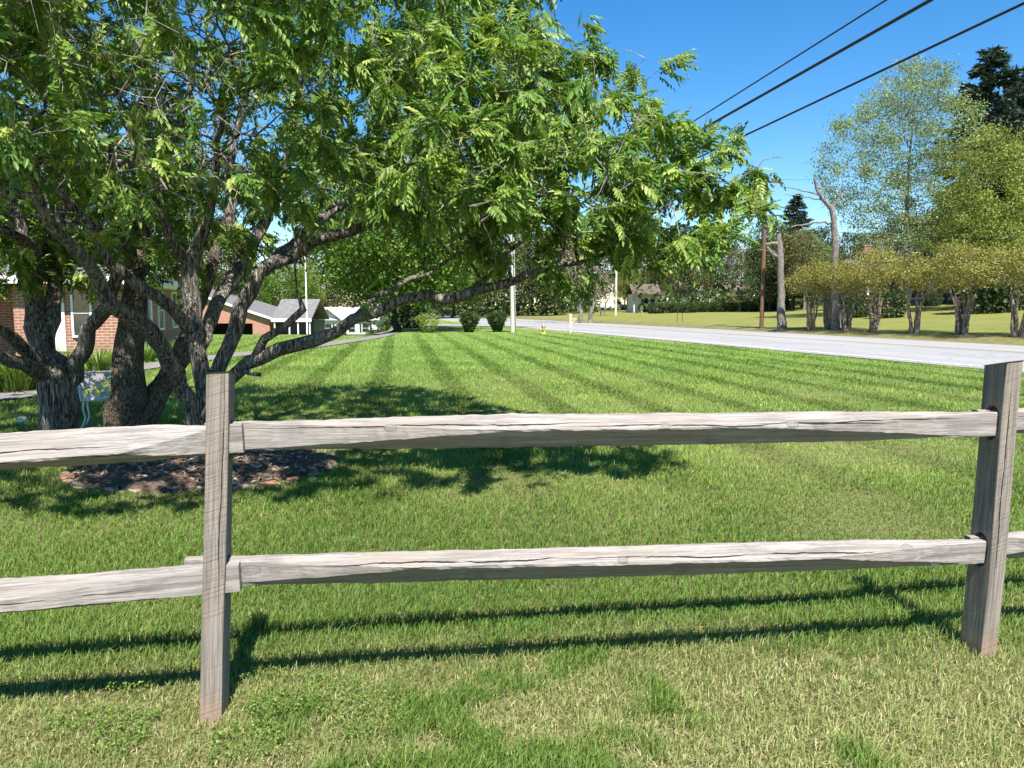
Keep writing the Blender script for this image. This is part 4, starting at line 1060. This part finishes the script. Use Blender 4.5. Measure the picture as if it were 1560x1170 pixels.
# ------------------------------------------------------------------ trees of the background
def settle(root, px, Y, dz=0., rz=None, sc=1., label=None):
    x, y, z = spot(px, Y); root.location = (x, y, z + dz); root.rotation_euler = (0, 0, rng.random() * 6.28 if rz is None else rz); root.scale = (sc,) * 3
    if label: root['label'] = label
    return root
def put(root, px, Y, sc=1., rz=None, label=None, group=None, dz=0.):
    x, y, z = spot(px, Y)
    return dup(root, (x, y, z + dz), rng.random() * 6.28 if rz is None else rz, sc, label, group)

# bright green maple at the far end of the lawn
maple = simple_tree('maple_tree', 'bright green round tree with dark trunk at the far end of the lawn', 'tree', 11, [(0, 0, 6.2, 5.9, 5.9, 4.4), (3., -.5, 4.2, 3.4, 3., 2.6), (-3, .5, 4.4, 3.2, 3., 2.4)], 1.9, .27, BARK_DARK, LEAF_MAPLE, 620, 70, .25, .55, step=.42, inner=.35)
settle(maple, 603, 47)
put(maple, 425, 122, 1.1, 1.1, 'bright green tree behind the porch roof of the orange brick house')
put(maple, 690, 95, .95, 2.7, 'bright green tree further back behind the two clipped shrubs')
ygreen = simple_tree('spring_tree', 'dense yellow-green tree at right in front of the dark conifers', 'tree', 14, [(0, 0, 8, 3.7, 3.7, 5.6), (1.2, 0, 5.5, 3.2, 3, 3.2)], 2.4, .22, BARK_DARK, LEAF_YG, 600, 80, .17, .36, step=.48, inner=.3)
settle(ygreen, 1502, 56, sc=.98)
put(ygreen, 345, 118, .9, 1., 'yellow-green tree behind the left end of the orange brick house')
put(ygreen, 462, 135, 1., 3., 'yellow-green tree far behind the thin pale pole')
put(ygreen, 955, 118, .62, 2., 'small yellow-green tree beside the grey cottage')
put(ygreen, 1440, 70, .62, 4., 'lower yellow-green tree behind the bronze-leaved row, left of the dense one')
pale = simple_tree('spring_tree', 'tall airy pale green tree with visible branches above the roadside row', 'tree', 19, [(.5, 0, 14.2, 4.3, 4.2, 4.8), (-3.6, 0, 11, 3.7, 3.4, 4.6), (3.0, .5, 9.8, 3.5, 3.4, 4.2), (-1, -1, 7.5, 4.4, 3., 3.)], 4., .32, BARK_PALE, LEAF_PALE, 1500, 60, .17, .36, step=.5, inner=.3, tipr=.014, lean=.1)
settle(pale, 1372, 60, rz=.2)
put(pale, 1225, 92, .50, 2.5, 'pale grey half-bare tree at the left end of the roadside row')
put(pale, 1150, 118, .5, 4.5, 'pale half-bare tree behind the brown pole')
olive = simple_tree('woodland_tree', 'olive brown tree of the woodland beyond the road', 'tree', 13, [(0, 0, 8.3, 3.6, 3.6, 4.6), (.8, .4, 5, 3, 3, 2.6)], 2.6, .2, BARK_DARK, LEAF_OLIVE, 360, 56, .30, .6, step=.6, group='olive trees of the woodland')
dark = simple_tree('woodland_tree', 'dark green tall tree of the woodland beyond the road', 'tree', 15, [(0, 0, 9, 4.2, 4.2, 5.8), (0, .5, 4.6, 3.9, 3.6, 3.4)], 2., .26, BARK_DARK, LEAF_DARK, 400, 66, .34, .66, step=.7, group='dark trees of the woodland')
first = {'o': True, 'd': True}
for px, Y, sc, k in ((705, 118, .95, 'd'), (742, 104, .82, 'o'), (770, 128, 1.05, 'd'), (806, 112, .9, 'o'), (832, 100, .8, 'd'), (858, 122, 1., 'd'), (900, 146, 1.1, 'd'), (952, 146, .9, 'o'), (968, 134, 1.05, 'd'),
                     (1004, 126, .9, 'o'), (1030, 146, 1.05, 'd'), (1064, 128, .82, 'o'), (1096, 140, .95, 'd'), (1128, 130, .80, 'o'), (1162, 146, .88, 'd'), (1192, 126, .7, 'o'), (1180, 102, .78, 'o'), (1226, 140, .9, 'd'), (1240, 100, .72, 'd'), (1206, 88, .72, 'o'), (1172, 92, .74, 'd'),
                     (1262, 118, .68, 'o'), (1298, 112, .70, 'd'), (1330, 104, .74, 'o'), (1368, 118, .86, 'd'), (1410, 106, .84, 'o'), (1448, 112, 1.0, 'd'), (1490, 98, .95, 'o'), (1532, 92, 1.05, 'd'), (1580, 90, 1.05, 'o'), (1640, 86, 1.1, 'd'), (1720, 90, 1.1, 'd'),
                     (640, 150, .9, 'o'), (585, 132, 1.15, 'd'), (540, 138, 1.1, 'o'), (498, 146, 1.2, 'd'), (640, 128, 1., 'd'), (60, 52, .95, 'o'), (150, 60, 1., 'd'), (-40, 46, .9, 'd'), (262, 66, .95, 'o'), (340, 104, 1.05, 'd'), (395, 150, .9, 'd'), (300, 140, .9, 'd'), (230, 120, .9, 'o'), (140, 110, .9, 'd'), (40, 105, .9, 'o'), (-60, 100, 1., 'd')):
    src = olive if k == 'o' else dark
    if first[k]: settle(src, px, Y, sc=sc); first[k] = False
    else: put(src, px, Y, sc)
spire = conifer('conifer', 'tallest dark blue-green conifer at the right edge behind the yellow-green tree', 'tree', 21.5, 5.6, .34, BARK_DARK, LEAF_CON, 34, needle=.5)
settle(spire, 1488, 70, sc=1.04)
put(spire, 1548, 78, 1.06, 2.2, 'second dark conifer at the right edge of the photo, right of the tallest')
put(spire, 1524, 88, 1.08, 5., 'third dark conifer at the right edge, further back between the first two')
put(spire, 1208, 96, .66, 1., 'small dark conifer left of the dead trunk with the crooked top')
put(spire, 1590, 62, .8, 4., 'dark conifer standing just outside the right edge of the roadside row')

def bare_tree(name, label, ells, h, r, leaf, bark, n, ln, ls, cl, stems=1):
    return simple_tree(name, label, 'tree', h, ells, h * .3, r, bark, leaf, n, ln, ls, cl, step=.4, tipr=.016, inner=.25, stems=stems, spread=.55)
bt = bare_tree('blossom_tree', 'brownish half-bare tree with twin pale trunks beside the road bend', [(-.6, 0, 5.4, 3.2, 2.6, 2.9), (.9, 0, 6.6, 1.9, 1.8, 2.4)], 8.8, .2, LEAF_BROWN, BARK_PALE, 420, 14, .2, .42, 2)
settle(bt, 893, 66, rz=0)
bt2 = put(bt, 918, 92, .55, 2., 'low pale budding tree between the twin-trunked tree and the white pickup')
# crape myrtles along the road
def myrtle(k): return simple_tree('crape_myrtle', None, 'tree', 3.9, [(0, 0, 3.0, 1.25, 1.2, .85), (.5 - k, .2, 2.55, 1.0, 1., .6), (-.4 + .7 * k, -.1, 3.5, .6, .6, .6)], 1.5, .07, BARK_MYRTLE, LEAF_MYR, 330, 42, .085, .17, stems=6 + k, step=.17, spread=.22, tipr=.006, inner=.4, group='bronze-leaved trees along the road', up=.3)
mA, mB = myrtle(0), myrtle(1)
ML_ = ['bronze-leaved multi-stemmed tree at the left end of the roadside row, right of the dead trunk', 'bronze-leaved tree with its stems tight against the crooked dead trunk', 'small bronze-leaved tree just right of the crooked dead trunk',
       'bronze-leaved tree under the red chimney in the roadside row', 'bronze-leaved tree with a wide pale forked stem just left of the dark porch', 'bronze-leaved tree just right of the dark porch in the roadside row', 'bronze-leaved tree at the right edge of the photo with many dark stems']
for k, (px, Y, sc) in enumerate(((1237, 42.5, .98), (1262, 42.2, .95), (1290, 40.5, .93), (1333, 38.6, .98), (1394, 36.0, 1.), (1467, 33.6, 1.), (1553, 31.2, 1.02))):
    if k == 0: settle(mA, px, Y, sc=sc, label=ML_[k])
    elif k == 1: settle(mB, px, Y, sc=sc, label=ML_[k])
    else: put(mA if k % 2 == 0 else mB, px, Y, (sc * (1.25, 1.05, 1.3, 1.1, 1.25, 1.15)[k % 6], sc, sc * (.94, 1.06, .97, 1.1, .92, 1.03)[k % 6]), None, ML_[k])
put(mA, 1660, 29, 1., None, 'bronze-leaved tree of the roadside row just past the right edge')

# the two dead trunks
def dead_trunk(name, label, pts, branches, Y):
    x, y, z = spot(pts[0][0], Y)
    root = thing(name, label, 'tree', (x, y, z)); sk = Skel()
    def q(p): c = at(p[0], p[1], Y + (p[3] if len(p) > 3 else 0)); return (*(c - (x, y, z)), p[2] / F * Y)
    P = [q(p) for p in pts]; P[0] = (P[0][0], P[0][1], -.15, P[0][3] * 1.25)
    sk.limb(P, .35, parent=-1, jit=.02)
    for b in branches: sk.limb([q(p) for p in b], .25, jit=.03)
    sk.finish(.01); sk.wood('trunk', BARK_PALE, root, np.zeros(3), 10)
dead_trunk('dead_tree', 'broken-topped pale dead trunk with two side stubs, right of the brown pole', [(1191, 500, 5.8), (1190, 450, 5.4), (1189, 400, 4.8), (1188, 370, 4.2), (1186, 356, 3.5)], [[(1188, 392, 3), (1178, 388, 2.6), (1168, 376, 2)], [(1187, 370, 2.8), (1177, 369, 2.2), (1166, 372, 1.5)]], 45.5)
dead_trunk('dead_tree', 'tall pale dead trunk with crooked leaning top among the roadside trees', [(1273, 505, 5.8), (1272, 440, 5.4), (1272, 380, 5.), (1271, 335, 4.4), (1266, 318, 3.8), (1254, 304, 3.), (1245, 290, 2.4), (1241, 272, 2)],
           [[(1271, 338, 2.2), (1240, 340, 1.4), (1205, 346, .9)], [(1268, 320, 1.6), (1278, 300, 1.1), (1284, 280, .8)], [(1246, 296, 1.3), (1222, 290, .9), (1190, 284, .6)], [(1254, 304, 1.2), (1225, 300, .8), (1196, 296, .5)]], 41.5)

# clipped shrubs and bushes
def clipped(name, label, cat, w, h, foot, leafm, n, size, group=None):
    root = thing(name, label, cat, (0, 0, 0), 0, group); mb = MB()
    for k in range(5):
        a = k * 1.26; mb.tube([(math.cos(a) * .05, math.sin(a) * .05, -.1), (math.cos(a) * w * .2, math.sin(a) * w * .2, h * .5)], [.025, .012], 5)
    mb.build('stem', BARK_DARK, root, uv=False)
    d = norm(rng.normal(size=(n, 3))); q = rng.random(n) ** .25; t = d[:, 2] * .5 + .5
    rad = w / 2 * (foot + (1 - foot) * np.clip(t * 1.25, 0, 1) ** .9) * (1 + .09 * np.sin(d[:, 0] * 5 + d[:, 2] * 4))
    h2 = np.sqrt(np.maximum(0, 1 - np.clip((t - .62) / .38, 0, 1) ** 2)); rr = rad * q * (.25 + .75 * h2); az = np.arctan2(d[:, 1], d[:, 0])
    O = np.stack([np.cos(az) * rr, np.sin(az) * rr, t * h * (.96 + .04 * q)], 1)
    V, Fc, r = leaf_blob(O, size, d + rng.normal(size=(n, 3)) * .8, up=.5, aspect=.6)
    link('foliage', mesh_from('foliage', V, [Fc], {'rnd': r}), leafm, root); return root
sh = clipped('clipped_shrub', 'rounded dark green clipped shrub, left one of the pair by the road', 'shrub', 1.25, 1.15, .22, LEAF_SHRUB, 5200, .085, 'pair of clipped shrubs')
settle(sh, 715, 43.5)
put(sh, 757, 44.5, 1., 2., 'rounded dark green clipped shrub, right one of the pair beside the pale pole', 'pair of clipped shrubs')
bush = clipped('bush', 'loose yellow-green bush between the dark trunk and the clipped shrubs', 'shrub', 1.9, 1.3, .35, LEAF_YG, 1500, .11)
settle(bush, 652, 43, sc=.8)
dkb = clipped('bush', 'dark green bush under the bright green tree beside its trunk', 'shrub', 2.0, 1.5, .7, LEAF_DARK, 2600, .14)
settle(dkb, 628, 54)
put(dkb, 572, 108, .8, 1., 'dark green bush at the right end of the white house')
for px, Y, sc, lb in ((1305, 56, 1.1, 'dark green bush behind the roadside row under the dead crooked trunk'), (1356, 52, 1.2, 'dark green bush behind the roadside row left of the porch'), (1500, 50, 2.1, 'big dark bush behind the roadside row near the right edge'), (1530, 52, 1.9, 'big dark bush at the right edge beside the other big one'), (1420, 66, .8, 'dark low bush in front of the dark porch')):
    put(dkb, px, Y, sc, None, lb)
for k, px in enumerate(np.linspace(1000, 1190, 13)):
    put(dkb, px, 98 + (k % 3) * 1.5, (1.25 + .1 * (k % 2), 1.25, .8), None, 'low dark hedge bush in the line along the top of the far lawn', 'hedge bushes along the top of the far lawn')
# flower bed by the brick house
def lily(name, label, n, r, h, group=None):
    root = thing(name, label, 'plant', (0, 0, 0), 0, group)
    a = rng.random(n) * 6.283; q = np.sqrt(rng.random(n)) * r * .45; L_ = h * (.8 + .5 * rng.random(n)); out = .35 + .6 * rng.random(n)
    V, Fc, Rn = [], [], []
    for i in range(n):
        d = np.array([math.cos(a[i]), math.sin(a[i])]); s = np.array([-d[1], d[0], 0]) * .012; c0 = np.array([d[0] * q[i], d[1] * q[i], 0]); b = len(V); rr = np.clip(rng.normal(.5, .25), 0, 1)
        for k, t in enumerate((0, .3, .6, .85, 1.)):
            p = c0 + np.array([d[0] * out[i] * L_[i] * t ** 1.5, d[1] * out[i] * L_[i] * t ** 1.5, L_[i] * (t * 1.25 - .75 * out[i] * t * t)]); w = 1 - t ** 2 * .9
            V += [p - s * w, p + s * w]; Rn += [rr, rr]
        for k in range(4): Fc.append((b + 2 * k, b + 2 * k + 1, b + 2 * k + 3, b + 2 * k + 2))
    link('foliage', mesh_from('foliage', np.array(V), [np.array(Fc)], {'rnd': np.array(Rn)}), LEAF_LILY, root); return root
ly = lily('daylily', 'bright green strap-leaved clump at the left edge beside the walk', 260, .55, .62)
for k, (px, py, sc, lb) in enumerate(((22, 598, 1.0, None), (52, 594, .8, 'smaller bright strap-leaved clump right of the one at the left edge'), (-25, 600, 1., 'bright strap-leaved clump just outside the left edge'), (92, 566, .9, 'strap-leaved clump at the foot of the bright brick pier'),
                                      (150, 566, .8, 'strap-leaved clump behind the white chair'), (176, 560, .8, 'strap-leaved clump between the white chair and the rough trunk'), (222, 552, .8, 'strap-leaved clump right of the rough trunk by the house'), (275, 545, .9, 'strap-leaved clump seen between the crossing stems'))):
    p = gp(px, py)
    if lb is None: ly.location = (p[0], p[1], 0)
    else: dup(ly, (p[0], p[1], 0), rng.random() * 6, sc, lb)
# undergrowth under the woodland
def undergrowth():
    n = 15000; px = rng.uniform(560, 1640, n); Y = rng.uniform(104, 150, n)
    x = (px - CX) / F * Y; z = hz(x, Y) + rng.random(n) ** 1.3 * 3.4 * (.5 + vnoise(x * .25, Y * .1, 4))
    k = ~((px > 908) & (px < 966) & (Y < 143)); x, Y, z = x[k], Y[k], z[k]
    V, Fc, r = leaf_blob(np.stack([x, Y, z], 1), .75, up=.3, aspect=.6)
    tag(link('undergrowth', mesh_from('undergrowth', V, [Fc], {'rnd': r}), LEAF_DARK), 'dark tangled undergrowth along the foot of the far woodland', 'undergrowth', kind='stuff')
undergrowth()
# ------------------------------------------------------------------ poles and wires
def pole(name, label, px, Y, h, r, mat, arm=None, gear=True, top_lean=0.):
    x, y, z = spot(px, Y); root = thing(name, label, 'pole', (x, y, z)); mb = MB()
    mb.tube([(0, 0, -.3), (top_lean * .5, 0, h * .5), (top_lean, 0, h)], [r, r * .9, r * .75], 12); mb.build('shaft', mat, root, smooth=True, uv=False)
    if arm:
        m = MB()
        for (z_, w, rz) in arm:
            c, s = math.cos(rz), math.sin(rz)
            m.prism([(-w * c, -w * s - .05, z_ - .06), (w * c, w * s - .05, z_ - .06), (w * c, w * s - .05, z_ + .06), (-w * c, -w * s - .05, z_ + .06)], (0, .1, 0))
        a = m.build('crossarm', POLE_B, root)
        for (z_, w, rz) in arm:
            for q in (-.9, -.35, .35, .9):
                g = MB(); g.lathe((w * q * math.cos(rz), w * q * math.sin(rz), z_ + .06), [(.02, 0), (.05, .04), (.03, .08), (.05, .12), (.01, .16)], 8); g.build('insulator', GREYM, a)
    return root
def wire(name, label, pts, r, mat=WIRE, sag=0.):
    a = np.asarray(pts[0], float); b = np.asarray(pts[-1], float); n = 40
    P = [a + (b - a) * t - np.array([0, 0, 4 * sag * t * (1 - t)]) for t in np.linspace(0, 1, n)]
    mb = MB(); mb.tube(np.array(P) - a, r, 6); o = mb.build(name, mat, None, smooth=True, uv=False, loc=tuple(a)); tag(o, label, 'cable'); return o
YP = 44.
pole('utility_pole', 'pale sunlit utility pole at the far end of the lawn, right of the clipped shrubs', 782, YP, 9.5, .155, POLE_W, arm=[(9.0, 1.1, R(14))], top_lean=-.12)
pole('utility_pole', 'brown wooden utility pole standing across the road left of the broken trunk', 1161, 47, 9.1, .13, POLE_B, arm=[(8.75, .9, R(20))])
pole('utility_pole', 'distant slim utility pole in front of the woodland beside the white pickup', 938, 92, 8.6, .16, POLE_W)
pole('pole', 'thin pale pole between the porch roof and the white house', 467, 80, 8.5 , .09, WHITE)
# three cables parallel to the road, overhead at right
for lab, (p0, p1, yb), r in (('lowest and rightmost of the three black cables crossing the blue sky', ((1123, 212), (1560, 5), 13.), .024),
                             ('middle and thickest black cable crossing the blue sky', ((1103, 178), (1418, 0), 14.5), .034),
                             ('highest and thinnest of the three black cables crossing the blue sky', ((1085, 167), (1350, 0), 15.5), .018)):
    B = at(*p1, yb)
    k = (780 - p0[0]) / (p1[0] - p0[0]); pa = at(780, p0[1] + (p1[1] - p0[1]) * k, YP)
    d = B - pa; E = pa + d * 2.1
    wire('power_cable', lab, (pa, E), r)
# service wires across the right part
a = np.array(spot(1161, 47)); wire('service_wire', 'thin dark wire stretched across the roadside trees at right', (a + (0, 0, 6.05), at(1720, 369, 33)), .011, sag=.15)
wire('service_wire', 'faint second wire just above the thin one across the roadside trees', (a + (0, 0, 6.45), at(1720, 362, 34)), .007, sag=.15)
wire('service_wire', 'thin wire from the top of the brown pole toward the left', (a + (0, 0, 8.9), np.array(spot(782, YP)) + (0, 0, 9.1)), .009, sag=.4)
wire('service_wire', 'thin wire from the top of the brown pole toward the right distance', (a + (0, 0, 8.9), at(1330, 262, 75)), .008, sag=.3)

# ------------------------------------------------------------------ small things by the road
def mailbox_post():
    p = gp(869, 507); r = thing('mailbox_post', 'pale timber mailbox post with short side arm beside the road', 'post', (p[0], p[1], 0))
    m = MB(); m.box(-.07, .07, -.07, .07, -.2, .98); m.build('post', TIMBER, r, bevel=.008)
    m = MB(); m.prism([(-.085, -.085, .98), (.085, -.085, .98), (.085, .085, .98), (-.085, .085, .98)], (0, 0, .03)); m.prism([(-.05, -.05, 1.01), (.05, -.05, 1.01), (.05, .05, 1.01), (-.05, .05, 1.01)], (0, 0, .03)); m.build('cap', WHITE, r)
    m = MB(); m.prism([(.07, -.04, .52), (.26, -.04, .66), (.26, -.04, .74), (.07, -.04, .60)], (0, .08, 0)); m.build('brace', TIMBER, r)
    m = MB(); m.box(.06, .34, -.045, .045, .74, .81); m.build('arm', TIMBER, r)
mailbox_post()
def hydrant():
    p = gp(828, 508.5); r = thing('fire_hydrant', 'small yellow fire hydrant with grey top at the edge of the lawn', 'hydrant', (p[0], p[1], 0)); r.scale = (.8, .8, .8)
    m = MB(); m.lathe((0, 0, 0), [(.17, -.05), (.17, .03), (.12, .05), (.115, .40), (.15, .42), (.15, .46)], 16); m.build('barrel', YEL, r, smooth=True)
    m = MB(); m.lathe((0, 0, .46), [(.14, 0), (.135, .07), (.09, .15), (.03, .18), (.03, .23), (.005, .235)], 16); m.build('bonnet', GREYM, r, smooth=True)
    for d in ((1, 0), (-1, 0), (0, -1)):
        m = MB(); q = np.array([d[0], d[1], 0.]); m.tube([q * .10 + (0, 0, .31), q * .19 + (0, 0, .31)], [.055, .055], 10); m.tube([q * .19 + (0, 0, .31), q * .215 + (0, 0, .31)], [.065, .06], 10); m.build('outlet_cap', YEL, r)
hydrant()
def stake_frame():
    x, y, z = spot(1036, 60); r = thing('stake_frame', 'thin dark two-legged frame standing alone on the far lawn', 'frame', (x, y, z))
    for dx in (-.16, .16):
        m = MB(); m.tube([(dx * 1.3, 0, -.1), (dx, 0, 1.2)], .022, 6); m.build('leg', RUBBER, r)
    m = MB(); m.box(-.2, .2, -.02, .02, 1.12, 1.17); m.build('crossbar', SHUTTER, r)
stake_frame()
def pickup():
    x, y, z = spot(934, 136); r = thing('pickup_truck', 'white pickup truck parked far off at the woodland edge', 'truck', (x, y, z), R(40))
    prof = [(-2.7, .45), (2.6, .45), (2.65, .75), (2.55, 1.02), (1.3, 1.12), (.65, 1.78), (-.75, 1.82), (-.95, 1.15), (-2.7, 1.12)]
    m = MB(); m.prism([(a, -.92, b) for a, b in prof], (0, 1.84, 0)); m.build('body', TRUCKW, r, bevel=.06)
    m = MB(); m.prism([(1.12, -.93, 1.16), (.62, -.93, 1.66), (.0, -.93, 1.70), (.0, -.93, 1.16)], (0, 1.86, 0)); m.prism([(-.08, -.93, 1.16), (-.08, -.93, 1.70), (-.70, -.93, 1.70), (-.80, -.93, 1.16)], (0, 1.86, 0)); m.build('window', GLASS, r)
    for X in (-1.75, 1.75):
        for s in (-1, 1):
            m = MB(); m.tube([(X, s * .70, .37), (X, s * .94, .37)], .37, 16); w = m.build('wheel', RUBBER, r)
            m = MB(); m.tube([(X, s * .94, .37), (X, s * .95, .37)], .2, 12); m.build('rim', GREYM, w)
    for s in (-.65, .65):
        m = MB(); m.box(2.6, 2.67, s - .16, s + .16, .78, .95); m.build('headlight', WHITE, r)
    m = MB(); m.box(2.6, 2.72, -.9, .9, .45, .6); m.build('bumper', GREYM, r)
pickup()

# ------------------------------------------------------------------ white garden chair
def garden_chair():
    p = gp(150, 652); r = thing('garden_chair', 'white ornate cast-iron garden chair beside the rough tree trunk', 'chair', (p[0], p[1] + .05, 0), R(20))
    sx = .185
    def curve(pts, rad, name, parent=r, sides=6):
        m = MB(); C = catmull([(*q, rad) for q in pts], .02); m.tube(C[:, :3], rad, sides); return m.build(name, IRON_W, parent, smooth=True, uv=False)
    for a, b in ((-1, -1), (1, -1), (-1, 1), (1, 1)):
        curve([(a * .14, b * .14, .33), (a * .15, b * .15, .24), (a * .135, b * .135, .14), (a * .16, b * .16, .05), (a * .19, b * .19, .0)], .011, 'leg')
    m = MB(); m.lathe((0, 0, .33), [(.16, 0), (.19, .006), (.192, .02), (.175, .03), (.0, .03)], 24); m.build('seat', IRON_W, r, smooth=True)
    # curved openwork back with vine leaves
    R0_, z0, z1 = .19, .36, .64
    def bp(t, z):  # t from -1..1 round the back
        a = R(-90) + t * R(78); rr = R0_ + (z - z0) * .22; return np.array([math.cos(a) * rr, math.sin(a) * rr, z])
    m = MB()
    for z in (z0, z1): m.tube([bp(t, z + (.03 * (1 - t * t) if z == z1 else 0)) for t in np.linspace(-1, 1, 16)], .010, 6)
    for t in (-1, 1): m.tube([bp(t, z) for z in np.linspace(.33, z1, 6)], .011, 6)
    fr = m.build('back_frame', IRON_W, r, smooth=True, uv=False)
    O, X = [], []
    m = MB()
    for k in range(9):
        t0 = -1 + k * .25; ph = rng.random() * 6
        P = [bp(t0 + .16 * math.sin(z * 32 + ph), z) for z in np.linspace(z0, z1 + .02, 14)]; m.tube(P, .0055, 5)
        for q in P[1::1]:
            O += [q] * 3; X += [norm(np.array([-q[1], q[0], 0.]) * rng.normal() + np.array([0, 0, rng.normal()])) for _ in range(3)]
    vn = m.build('back_scrollwork', IRON_W, r, smooth=True, uv=False)
    O = np.array(O); out = norm(O * np.array([1, 1, 0]))
    V, Fc, _ = leaf_blob(O + out * .004, .042, np.array(X), up=0., aspect=.9)
    link('vine_leaves', mesh_from('vine_leaves', V, [Fc]), IRON_W, r)
garden_chair()

# ------------------------------------------------------------------ camera, light, sky
cam = bpy.data.cameras.new('camera'); co = bpy.data.objects.new('camera', cam); COL.objects.link(co)
cam.sensor_width = 36; cam.lens = 36 * F / 1560; cam.clip_start = .05; cam.clip_end = 3000
co.location = (0, 0, HCAM); co.rotation_euler = (R(90) - PITCH, 0, 0); SC.camera = co
EL = R(56); AZ = R(168)
sd = Vector((math.sin(AZ) * math.cos(EL), math.cos(AZ) * math.cos(EL), math.sin(EL)))
sun = bpy.data.lights.new('sun', 'SUN'); so = bpy.data.objects.new('sun', sun); COL.objects.link(so)
sun.energy = 5.0; sun.angle = R(.53); sun.color = (1, .955, .88); so.rotation_euler = (-sd).to_track_quat('-Z', 'Y').to_euler(); so.location = (0, -10, 30)
w = bpy.data.worlds.new('World'); SC.world = w; w.use_nodes = True; nt = w.node_tree; nt.nodes.clear()
sky = nt.nodes.new('ShaderNodeTexSky'); sky.sky_type = 'NISHITA'; sky.sun_disc = False; sky.sun_elevation = EL; sky.sun_rotation = AZ
sky.air_density = 1.0; sky.dust_density = .0; sky.ozone_density = 3.0; sky.altitude = 300
bg = nt.nodes.new('ShaderNodeBackground'); bg.inputs[1].default_value = .086; ow = nt.nodes.new('ShaderNodeOutputWorld')
hs = nt.nodes.new('ShaderNodeHueSaturation'); hs.inputs['Saturation'].default_value = 1.36; hs.inputs['Value'].default_value = 1.0
nt.links.new(sky.outputs[0], hs.inputs['Color']); nt.links.new(hs.outputs[0], bg.inputs[0]); nt.links.new(bg.outputs[0], ow.inputs[0])
SC.view_settings.view_transform = 'Standard'; SC.view_settings.look = 'None'; SC.view_settings.exposure = 1.2; SC.view_settings.gamma = 1.0; SC.view_settings.use_curve_mapping = False
SC.cycles.max_bounces = 7; SC.cycles.diffuse_bounces = 3; SC.cycles.glossy_bounces = 2; SC.cycles.transmission_bounces = 4
SC.cycles.sample_clamp_indirect = 6.0; SC.cycles.caustics_reflective = False; SC.cycles.caustics_refractive = False
